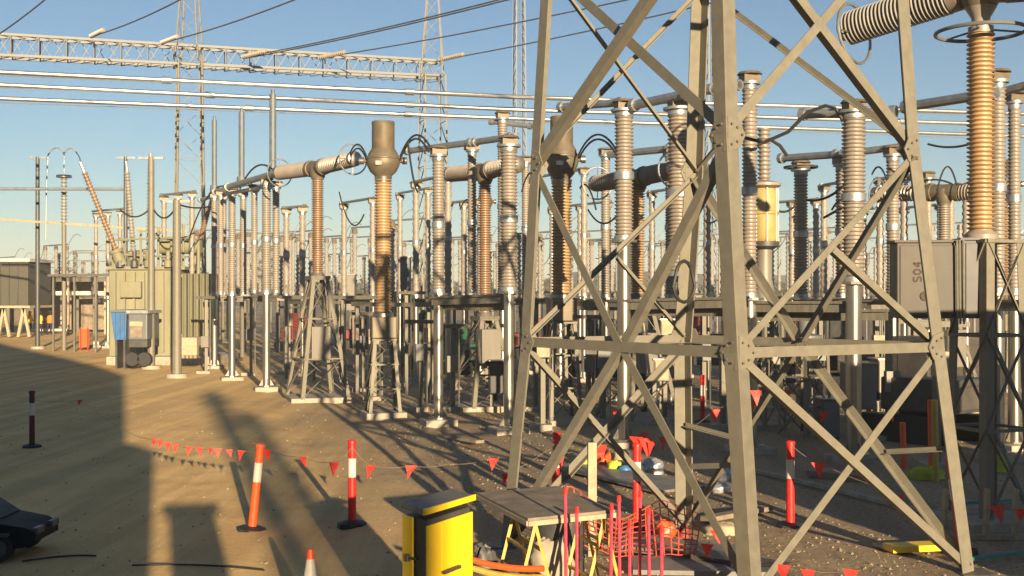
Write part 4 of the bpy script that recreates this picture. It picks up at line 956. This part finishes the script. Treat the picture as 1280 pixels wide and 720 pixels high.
for ch in bo[40].children:
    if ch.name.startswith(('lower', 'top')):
        ch.data = ch.data.copy(); ch.data.materials[0] = M['red_shaded']
bo[40]['label'] = 'red bollard with white band, colour darkened to suit the deep shadow at left'; bo[40]['group'] = 'shade-darkened bollards'
# orange variant for the leaning one
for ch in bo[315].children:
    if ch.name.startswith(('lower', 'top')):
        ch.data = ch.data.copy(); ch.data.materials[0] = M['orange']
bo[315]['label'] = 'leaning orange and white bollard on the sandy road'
def bunting(label, pts, flags, sz=.13):
    """pts: cord world points; flags: world points (top of flag)"""
    r = T('bunting_line', label, 'bunting', pts[0], 'orange flag lines')
    cord = []
    for a, b in zip(pts[:-1], pts[1:]): cord += arc(a, b, -.03, 5)[:-1]
    cord.append(pts[-1]); MB().path(cord, .0028, 4).obj('cord', 'ply', r)
    for i, p in enumerate(flags):
        a = random.uniform(-.8, .8); d = V((math.cos(a), math.sin(a), 0)); n = V((-math.sin(a), math.cos(a), 0)); s = sz*random.uniform(.85, 1.2)
        tl = random.uniform(-.35, .35)*s; sw = n*random.uniform(-.3, .3)*s
        q = MB(); t = n*.003
        vs = [p-d*s*.5, p+d*s*.5, p+V((0, 0, -s*.55))+d*(.22*s+tl*.5)+sw*.9, p+V((0, 0, -s*1.15))+d*tl+sw, p+V((0, 0, -s*.55))-d*(.22*s-tl*.5)+sw*.3]
        q.add([v+t for v in vs]+[v-t for v in vs], [(0, 1, 2, 4), (4, 2, 3), (6, 5, 9, 7), (7, 9, 8), (0, 5, 6, 1), (1, 6, 7, 2), (2, 7, 8, 3), (3, 8, 9, 4), (4, 9, 5, 0)])
        q.obj('flag', 'flag', r, smooth=False)
def along(pp): return [P(*q) for q in pp]
A1 = [(40, 500, 22.9), (100, 500, 22), (160, 540, 19), (193, 549, 18), (201, 550, 17.8), (209, 553, 17.4), (219, 555, 17.1), (237, 558, 16.6), (249, 559, 16.4), (263, 560, 16), (272, 561, 15.8), (286, 562, 15.5), (302, 563, 15.2), (327, 560, 14.8)]
bunting('flag line crossing the sandy road left of the leaning bollard', along(A1), along(A1[1:2]+A1[3:-1]), .11)
A2 = [(327, 558, 14.8), (333, 562, 14.8), (378, 571, 14.9), (418, 578, 15), (441, 558, 15.1)]
bunting('flag line between the leaning and the upright bollard', along(A2), along(A2[1:-1]), .13)
A3 = [(441, 560, 15.1), (464, 582, 15), (514, 582, 15), (560, 580, 15.2), (617, 573, 15.5), (634, 592, 15.2), (693, 556, 15.9)]
bunting('flag line from the upright bollard to the tower left leg', along(A3), along([A3[1], A3[2], A3[4], A3[5]]), .15)
A4 = [(693, 556, 15.9), (700, 566, 15.7), (750, 556, 15.6), (795, 546, 15.2), (806, 548, 15.2), (815, 552, 15.2), (830, 546, 15.4), (850, 543, 15.5), (893, 512, 16.5), (945, 488, 17.5)]
bunting('flag line strung behind the tower base', along(A4), along(A4[1:]), .18)
A5 = [(989, 556, 15), (1023, 578, 15), (1127, 618, 14.4), (1185, 640, 14), (1200, 645, 13.9), (1246, 632, 13.6), (1276, 636, 13.4)]
bunting('flag line from the right bollard past the tower right leg', along(A5), along([A5[1], A5[2], A5[4], A5[5], A5[6]]), .17)
A6 = [(845, 640, 13.2), (860, 668, 12.6), (884, 680, 12.2), (893, 662, 12.6), (931, 694, 11.8), (979, 706, 11.4), (1010, 712, 11.2), (1064, 712, 11)]
bunting('low flag line drooping over the ground at the near tower leg', along(A6), along(A6[2:]), .15)
A7 = [(770, 505, 20), (771, 512, 20), (893, 470, 24), (940, 500, 21), (985, 488, 22), (1031, 514, 21), (1115, 515, 20.5)]
bunting('far flag line in the shaded yard behind the tower', along(A7), along(A7[1:2]+A7[3:]), .2)

g = V(((388-640)/FPX*10.4, 10.4, 0)); cn = T('traffic_cone', 'white-bodied traffic cone with faded orange tip at the bottom edge', 'traffic cone', g)
MB().prof(g+V((0, 0, .0)), g+V((0, 0, .63)), [(0, .13), (1, .036)], 20).obj('sleeve', 'white', cn)
MB().prof(g+V((0, 0, .63)), g+V((0, 0, .72)), [(0, .037), (.9, .027), (1, .018)], 20).obj('tip', 'orange', cn)
MB().box(g+V((0, 0, -.02)), .38, .38, .04, .3).obj('base', 'orange', cn, smooth=False, bev=.01)

# yellow cabinet
F = P(531, 637, 9.45); ztop = 1.25; F.z = 0; Rr = P(591, 0, 10.12); Rr.z = 0; Lf = P(503, 0, 9.76); Lf.z = 0
Bk = Rr+Lf-F
yc = T('yellow_cabinet', 'bright yellow steel cabinet with grey lid in the bottom foreground', 'cabinet', (F+Bk)/2)
def prism(c4, z0, z1, nm, m, par, bev=.01):
    o = MB(); o.poly([V((p.x, p.y, z0)) for p in c4], (0, 0, z1-z0)); return o.obj(nm, m, par, smooth=False, bev=bev)
def q4(s, f=F, a=Rr, b=Bk, c=Lf):
    ce = (F+Bk)/2; return [ce+(p-ce)*s for p in (f, a, b, c)]
prism(q4(.92), .02, ztop-.1, 'core', 'darkp', yc)
# right face door (F->Rr) and left face panel
def panel(p, q, t0, t1, z0, z1, th, nm, m, par, out):
    a = p.lerp(q, t0); b = p.lerp(q, t1); o = MB(); o.poly([V((a.x, a.y, z0)), V((b.x, b.y, z0)), V((b.x, b.y, z1)), V((a.x, a.y, z1))], out*th); return o.obj(nm, m, par, smooth=False, bev=.006)
ce = (F+Bk)/2
o1 = ((Rr-F).cross(V((0, 0, 1)))).normalized(); o1 = o1 if o1.dot((F+Rr)/2-ce) > 0 else -o1
o2 = ((Lf-F).cross(V((0, 0, 1)))).normalized(); o2 = o2 if o2.dot((F+Lf)/2-ce) > 0 else -o2
s4 = q4(.95)
dr = panel(s4[0], s4[1], .0, 1.0, .08, ztop-.14, .02, 'door', 'yellow', yc, o1)
for t0 in (.3, .62): panel(s4[0], s4[1], t0, t0+.02, .1, ztop-.17, .026, 'door_crease', 'yellow', dr, o1)
hd_ = MB(); hq = s4[0].lerp(s4[1], .45)+V((0, 0, ztop-.56))+o1*.05; hd_.bar(hq-(Rr-F)*.17, hq+(Rr-F)*.17, .03, .025); hd_.obj('handle', 'darkp', dr, smooth=False)
panel(s4[0], s4[3], .52, 1.0, .05, ztop-.10, .02, 'side_panel', 'yellow', yc, o2)
lt = MB(); lq = s4[0].lerp(s4[3], .66)+V((0, 0, ztop-.44))+o2*.04; lt.tube(lq-V((0, 0, .03)), lq+V((0, 0, .03)), .02); lt.tube(lq, lq+o1*.1, .012); lt.obj('latch', 'darkp', yc)
ld = prism(q4(1.05), ztop-.05, ztop, 'lid', 'grlid', yc, .008)
e_ = MB(); ee = q4(1.06); e_.bar(V((ee[0].x, ee[0].y, ztop-.02)), V((ee[1].x, ee[1].y, ztop-.02)), .022, .05, up=(0, 0, 1)); e_.obj('lid_edge', 'yellow', ld, smooth=False)
prism(q4(.97), .0, .06, 'plinth', 'darkp', yc)
# a second cabinet just outside the bottom edge (its shadow is in the picture)
c2_ = V((.74, -1.0, 0)); oc = T('grey_kiosk', 'tall grey kiosk with overhanging lid beside the camera, shading the road', 'kiosk', c2_)
MB().box(c2_, .60, .45, 3.15, .28).obj('body', 'boxg', oc, smooth=False, bev=.02); MB().box(c2_+V((0, 0, 3.15)), .76, .6, .05, .28).obj('lid', 'grlid', oc, smooth=False)
MB().box(c2_+V((.06, -.22, .1)), .5, .03, 2.6, .28).obj('door', 'boxg', oc, smooth=False)

# board on yellow trestles
tz = .95
cL = V((-.356, 12.0, tz)); cF = V((.146, 10.62, tz)); cR = V((.985, 11.05, tz)); cB = cL+cR-cF
tb_ = T('work_table', 'weathered board table top in front of the tower left foot', 'work table', V(((cL.x+cR.x)/2, 11.5, 0)))
MB().poly([V((p.x, p.y, tz-.03)) for p in (cL, cF, cR, cB)], (0, 0, .03)).obj('board', 'ply', tb_, smooth=False, bev=.005)
ed = MB(); ed.bar(cF+V((0, 0, -.05)), cR+V((0, 0, -.05)), .03, .045, up=(0, 0, 1)); ed.bar(cL+V((0, 0, -.05)), cF+V((0, 0, -.05)), .03, .045, up=(0, 0, 1)); ed.obj('edge_rail', 'timber', tb_, smooth=False)
def trestle(p, q, label, m='ystrip'):
    c = (p+q)/2; c.z = 0; r = T('trestle', label, 'trestle', c, 'folding trestles')
    d = (q-p).normalized(); n = d.cross(V((0, 0, 1)))
    MB().bar(V((p.x, p.y, .86)), V((q.x, q.y, .86)), .06, .05, up=(0, 0, 1)).obj('top_rail', m, r, smooth=False)
    for e in (p, q):
        for s_ in (-1, 1):
            f = e+n*s_*.22; MB().bar(V((e.x, e.y, .85)), V((f.x, f.y, 0)), .035, .03).obj('leg', m, r, smooth=False)
    for s_ in (-1, 1):
        for zz_, t in ((.3, .65), (.6, .3)):
            a = p+n*s_*.22*t; b = q+n*s_*.22*t; MB().bar(V((a.x, a.y, zz_)), V((b.x, b.y, zz_)), .03, .025).obj('rung', m, r, smooth=False)
trestle(V((.02, 11.45, 0)), V((.22, 10.85, 0)), 'yellow folding trestle under the left end of the board')
trestle(V((.70, 11.6, 0)), V((.88, 11.1, 0)), 'yellow folding trestle under the right end of the board')

# grey bags and odds between cabinet and table
def lump(x, yb, w, h, m, label, cat, name, sq=.6, dep=None, seed=0, Y=None):
    g = G(x, yb) if Y is None else GX(x, Y); k = g.y/FPX; o = MB(); W_ = w*k/2; H_ = h*k; D_ = (dep or W_*2*sq)/2; n1, n2 = 9, 16; vs = []; fs = []
    for i in range(n1+1):
        ph = math.pi*.5*i/n1
        for j in range(n2):
            th = 2*math.pi*j/n2; q = 1+.3*noise.noise(V((math.cos(th)*1.7+seed, math.sin(th)*1.7, i*.5)))
            vs.append(V((g.x+W_*math.cos(ph)**.6*math.cos(th)*q, g.y+D_*math.cos(ph)**.6*math.sin(th)*q, H_*math.sin(ph)**.8*(1+.25*noise.noise(V((th, seed, i*.4)))))))
    for i in range(n1):
        for j in range(n2): fs.append((i*n2+j, i*n2+(j+1) % n2, (i+1)*n2+(j+1) % n2, (i+1)*n2+j))
    o.add(vs, fs); return top(o, name, m, g, label, cat, smooth=True, sa=50)
def plank(x0, y0, x1, y1, w, h, m, label, cat='plank', name='plank', z=.03):
    a = G(x0, y0); b = G(x1, y1); return top(MB().bar(a+V((0, 0, z+h/2)), b+V((0, 0, z+h/2)), w, h, up=(0, 0, 1)), name, m, a, label, cat, smooth=False)
lump(606, 800, 40, 66, 'darkp', 'dark bag slumped between the yellow cabinet and the board', 'bag', 'bag', seed=1, Y=11.3)
lump(622, 790, 52, 34, 'conc', 'pale cement bag lying under the left of the board', 'bag', 'cement_bag', seed=2, Y=11.1)
lump(690, 0, 60, 52, 'conc', 'large grey bucket-like sack under the middle of the board', 'sack', 'sack', seed=3, Y=12.2)
# orange hoses on a rack
for i, (z_, y_) in enumerate(((.62, 10.4), (.52, 10.5), (.42, 10.4))):
    a = V((-.36, y_, z_)); b = V((.28, y_-.2, z_-.03)); m_ = MB(); m_.path(arc(a, b, -.03), .028, 8)
    top(m_, 'orange_pipe', 'orange' if i % 2 == 0 else 'ystrip', a, ['topmost orange pipe beside the yellow trestle legs', 'yellow middle pipe beside the trestle legs', 'lowest orange pipe beside the trestle legs'][i], 'pipe')
# drum under the board
g = GX(700, 12.4); dm = T('steel_drum', 'dark drum with pale rim standing behind the trestles', 'drum', g)
MB().prof(g, g+V((0, 0, .62)), [(0, .26), (.3, .26), (.33, .275), (.36, .26), (.96, .26), (1, .25)], 24).obj('drum_body', 'darkp', dm); MB().ring(g+V((0, 0, .62)), .26, .018).obj('rim', 'steelp', dm)

# red rods and mesh
rods = [(708, 616, 10.6), (721, 640, 10.6), (763, 636, 10.9), (775, 626, 10.8), (787, 658, 10.3), (799, 620, 10.9), (812, 642, 10.7), (827, 664, 10.2)]
for i, (x, yt, Y) in enumerate(rods):
    a = GX(x, Y); zt_ = EYE-(yt-HY)*Y/FPX
    r = T('marker_rod', ['leftmost magenta-red rod against the board edge', 'second magenta-red rod from the left, thin, below the board', 'third red rod, tall, right beside the board corner', 'fourth rod, magenta, right of the board corner', 'fifth rod, short, middle of the row', 'sixth rod, tallest on the right half of the row', 'seventh rod, next to last at the right', 'rightmost and shortest of the red rods'][i], 'rod', a, 'red marker rods')
    MB().tube(a, V((a.x+.01*(i % 3-1), a.y, zt_)), .016, n=8).obj('shaft', 'rod', r); MB().prof(V((a.x+.01*(i % 3-1), a.y, zt_-.01)), V((a.x+.01*(i % 3-1), a.y, zt_+.05)), [(0, .024), (1, .018)], 8).obj('cap', 'red', r)
ms = MB()
def mp_(u, v):
    a = P(686, 612, 13.0); b = P(870, 664, 12.6); p = a.lerp(b, u); p.z = .72+.10*math.sin(u*9)-.12*u-v*.5; p.y += .25*math.sin(u*11+v*2); return p
for i in range(23):
    ms.path([mp_(i/22, v/6) for v in range(7)], .007, 4)
for j in range(9):
    ms.path([mp_(u/30, j/8+.03*math.sin(u)) for u in range(31)], .006, 4)
top(ms, 'safety_mesh', 'mesh', P(686, 700, 13), 'sagging orange safety mesh hung behind the red rods', 'safety mesh')
# white stake
g = GX(740, 13.3); st_ = MB().box(g, .10, .05, 3-(553-HY)*13.3/FPX, .2); top(st_, 'timber_stake', 'timber', g, 'pale upright timber stake left of the middle bollard', 'stake')
# tools and bags on a tarp in the middle of the tower
plank(716, 585, 852, 618, .9, .04, 'sheet', 'dark tarpaulin strip under the tools in the tower base', 'tarpaulin', 'tarpaulin', z=.05)
for i, (x, yb, w, h, m, lb, ct) in enumerate(((733, 586, 20, 17, 'tarp', 'yellow bag left of the timber stake', 'bag'), (752, 586, 24, 25, 'orange', 'bright orange bag right behind the timber stake', 'bag'), (768, 592, 20, 16, 'tarp', 'yellow bag between orange bag and bollard', 'bag'),
        (782, 594, 18, 12, 'blue', 'blue bundle left of the middle bollard', 'bundle'), (815, 592, 30, 18, 'silver', 'crumpled silver sheet right of the middle bollard', 'sheet'), (777, 574, 20, 12, 'timber', 'pale crumpled bag behind the yellow bags', 'bag'), (804, 562, 26, 18, 'flag', 'bright red bag hung at the middle bollard top', 'bag'),
        (832, 676, 30, 24, 'orange', 'orange bucket-like bag beside the concrete footing', 'bag'), (855, 672, 14, 16, 'redp', 'small dark red bag against the concrete footing', 'bag'), (908, 600, 22, 16, 'silver', 'crumpled foil bundle left of the near tower leg', 'bundle'), (898, 615, 34, 12, 'silver', 'low foil heap left of the near tower leg', 'bundle'),
        (1068, 535, 9, 22, 'white', 'small white bag in the shade behind the crossed braces', 'bag'), (1158, 598, 46, 14, 'tarp', 'yellow-green tarpaulin heap beside the black machine', 'tarpaulin'), (1250, 590, 20, 22, 'tarp', 'green-yellow sack behind the cabinet stand at the right edge', 'sack'), (905, 668, 50, 14, 'timber', 'pale crumpled sack on the ground left of the near leg', 'sack'))):
    lump(x, yb, w, h, m, lb, ct, ct, seed=i*1.7)
# stacked sheets and boards at the bottom
for i, (x0, y0, x1, y1, w, h, m, lb) in enumerate(((770, 682, 925, 700, .7, .06, 'sheet', 'upper grey plastic sheet stack at the foot of the tower'), (790, 712, 960, 715, .7, .05, 'sheet', 'lower pale at the bottom edge below the tower'), (850, 700, 980, 722, .35, .10, 'darkp', 'dark plank across the sheet stacks'),
        (1110, 692, 1172, 689, .24, .07, 'yellow', 'yellow painted plank lying on the gravel near the tower right foot'), (1100, 688, 1130, 686, .3, .03, 'timber', 'pale board end beside the yellow plank'), (880, 655, 960, 640, .16, .06, 'ply', 'weathered plank behind the near tower leg'),
        (1010, 596, 1090, 604, .14, .08, 'ply', 'weathered sleeper in shade under the crossed braces'), (935, 590, 1180, 650, .08, .05, 'conc', 'long pale kerb strip behind the crossed braces'), (560, 548, 600, 556, .2, .06, 'ply', 'short sleeper on gravel left of the tower'), (1190, 634, 1290, 628, .05, .04, 'rope', 'teal rope stretched at the right edge, upper one'), (1200, 706, 1290, 694, .05, .04, 'rope', 'teal rope on the ground at the right edge, lower one'))):
    plank(x0, y0, x1, y1, w, h, m, lb, 'plank' if m not in ('sheet', 'silver', 'rope', 'conc') else {'sheet': 'sheet stack', 'silver': 'sheet stack', 'rope': 'rope', 'conc': 'kerb'}[m], {'sheet': 'sheet_stack', 'silver': 'sheet_stack', 'rope': 'rope', 'conc': 'kerb_strip'}.get(m, 'plank'))
# orange and amber marker post cluster and props at right
for i, (x, Y, yt, yb, m) in enumerate(((1163, 19, 500, 560, 'orange'), (1168, 18.6, 500, 560, 'ystrip'), (1128, 20, 528, 560, 'orange'))):
    a = P(x, yt, Y); b = GX(x+2, Y); top(MB().tube(b, a, .05, n=10), 'marker_post', m, b, ['orange marker post left of the cabinet stand', 'amber marker post beside the orange one by the cabinet stand', 'short orange marker post next to the black machine'][i], 'post')
# trestle-like sheet legs right edge
for i, x in enumerate((1180, 1232, 1268)):
    g = GX(x, 14.2); r = T('barricade', ['white barricade leg behind the tower right foot', 'pale barricade leg right of the tower right foot', 'pale barricade leg at the right edge'][i], 'barricade', g, 'barricade legs')
    MB().bar(g, V((g.x+.02, g.y, .62)), .11, .04).obj('upright', 'timber', r, smooth=False); MB().bar(g+V((-.18, 0, .03)), g+V((.18, 0, .03)), .06, .06).obj('foot', 'timber', r, smooth=False)

# dark parked vehicle in the shade, bottom left
cx, Yc = -6.38, 13.4
cr = T('parked_car', 'low black car with roof bar in the deep shadow at the bottom left', 'car', V((cx, Yc, 0)))
S_ = .47
def cp(a, b, c): return V((cx+a*S_, Yc+b*S_, c*S_))
secs = [(-2.1, .55, .95, .8), (-1.9, .35, 1.05, .86), (-1.0, .28, 1.08, .9), (.3, .28, 1.05, .9), (1.2, .28, .92, .88), (1.9, .32, .8, .8), (2.15, .45, .66, .68)]
o = MB(); vs = []; fs = []
for a, z0, z1, hw in secs:
    for s_, z in ((-1, z0), (-1.04, (z0+z1)/2), (-.95, z1), (.95, z1), (1.04, (z0+z1)/2), (1, z0)): vs.append(cp(a, s_*hw, z))
for i in range(len(secs)-1):
    for k in range(6): fs.append((i*6+k, i*6+(k+1) % 6, i*6+6+(k+1) % 6, i*6+6+k))
fs += [tuple(range(6)), tuple(range((len(secs)-1)*6, len(secs)*6))[::-1]]; o.add(vs, fs); o.obj('body', 'car', cr, sa=50)
o = MB(); vs = []; fs = []
gs = [(-1.9, 1.05, .8, 1.06), (-1.4, 1.0, .66, 1.42), (-.2, 1.0, .68, 1.5), (.5, 1.0, .66, 1.42), (1.15, .93, .78, .95)]
for a, z0, hw, z1 in gs: vs += [cp(a, -.84, z0), cp(a, -hw, z1), cp(a, hw, z1), cp(a, .84, z0)]
for i in range(4):
    for k in range(3): fs.append((i*4+k, i*4+k+1, i*4+5+k, i*4+4+k))
o.add(vs, fs); gh = o.obj('cabin_glass', 'glass', cr, sa=30)
MB().poly([cp(-1.4, -.64, 1.43), cp(.5, -.64, 1.43), cp(.5, .64, 1.43), cp(-1.4, .64, 1.43)], (0, 0, .05)).obj('roof', 'car', cr, smooth=False)
MB().bar(cp(-1.3, -.6, 1.56), cp(.4, -.6, 1.56), .04, .03).obj('roof_rail', 'chrome', cr, smooth=False); MB().box(cp(-.6, 0, 1.58), .7, .5, .09).obj('roof_box', 'darkp', cr, smooth=False, bev=.02)
MB().bar(cp(-1.9, -.93, .68), cp(1.6, -.9, .66), .12, .03).obj('side_trim', 'chrome', cr, smooth=False)
for a in (-1.35, 1.35):
    for b in (-.92, .72):
        w_ = MB().tube(cp(a, b, .33), cp(a, b+.2, .33), .33*S_, n=24).obj('wheel', 'dark', cr); MB().tube(cp(a, b-.01, .33), cp(a, b+.02, .33), .2*S_, n=16).obj('rim', 'chrome', w_)
MB().box(cp(2.12, -.45, .62), .06, .2, .07).obj('headlight', 'chrome', cr, smooth=False); MB().box(cp(2.12, .45, .62), .06, .2, .07).obj('headlight', 'chrome', cr, smooth=False)
for i, (x0, y0, x1, y1) in enumerate(((28, 705, 120, 698), (165, 710, 330, 716), (95, 492, 75, 487))):
    a = G(x0, y0); b = G(x1, y1); m_ = MB(); m_.path(arc(a+V((0, 0, .03)), b+V((0, 0, .03)), 0, 12, V((0, .12, 0))), .011, 6); top(m_, 'hose', 'dark' if i < 2 else 'white', a, ['black hose on the ground in front of the black car', 'black hose crossing the boxy shadow at the bottom', 'short white hose lying in the left shadow'][i], 'hose')

# ------------------------------------------------------------------ behind and beside the camera: what throws the long shadows
bd = T('control_building', 'rendered control building behind the camera, throwing the large shadow at left', 'building', V((-14, -6, 0)))
prof2 = [(.88, 0), (.88, 4.7), (.5, 4.85), (.3, 4.9), (-.3, 8.5), (-2.0, 9.8), (-10, 14.4), (-34, 14.8), (-34, 0)]
MB().poly([V((x, -3.2, z)) for x, z in prof2], (0, -9, 0)).obj('wall', 'wall', bd, smooth=False)
for x in (-4, -8, -12, -18, -24):
    w_ = MB().box(V((x, -3.16, 1.2)), 1.6, .1, 1.5).obj('window', 'glass', bd, smooth=False); MB().box(V((x, -3.12, 1.1)), 1.8, .12, .08).obj('sill', 'conc', w_, smooth=False)
# long stack of shipping containers right of the frame
u = V((math.sin(R(SUN_AZ)), -math.cos(R(SUN_AZ)), 0)); e0 = G(1100, 662)+u*6.5; e0.x += .2
for j in range(2):
    for i in range(1):
        c = e0+V((3.1, -.2, j*1.92)); r = T('shipping_container', ['lower', 'upper'][j]+' container of the stack right of the picture, shading the yard', 'shipping container', c, 'containers beside the camera')
        MB().box(c, 6.1, 2.4, 1.9, .1).obj('container_body', 'boxd', r, smooth=False, bev=.03)
        for q in range(14): MB().box(c+V((-2.8+q*.43, 1.22-.28+q*.043, .08)), .14, .06, 1.75, .1).obj('corrugation', 'boxd', r, smooth=False)
for i, (x, y, t, w, h) in enumerate(((300, 560, 60, .42, 13), (395, 640, 48, .30, 11))):
    p = G(x, y)+V((math.sin(R(SUN_AZ)), -math.cos(R(SUN_AZ)), 0))*t
    r = T('lattice_post', ['tall', 'shorter'][i]+' steel gantry post standing behind the camera', 'post', p, 'posts behind the camera')
    MB().bar(p, p+V((0, 0, h)), w, w).obj('shaft', 'galvd', r, smooth=False); MB().bar(p+V((-.45, 0, h-.5)), p+V((.45, 0, h-.5)), .2, .2).obj('cross_arm', 'galvd', r, smooth=False)

# ------------------------------------------------------------------ thin evening haze
hz = bpy.data.materials.new('thin_haze'); hz.use_nodes = True; hn = hz.node_tree.nodes
hn.remove(hn['Principled BSDF']); pv = hn.new('ShaderNodeVolumePrincipled'); pv.inputs['Density'].default_value = HAZE; pv.inputs['Color'].default_value = (.86, .93, 1.0, 1)
pv.inputs['Anisotropy'].default_value = 0.0; hz.node_tree.links.new(pv.outputs[0], hn['Material Output'].inputs['Volume'])
hb = MB().box(V((0, 240, -12)), 1700, 1700, 50); M['haze'] = hz
ho = hb.obj('haze', 'haze', smooth=False); ho['kind'] = 'stuff'; ho['label'] = 'thin evening haze over the yard'
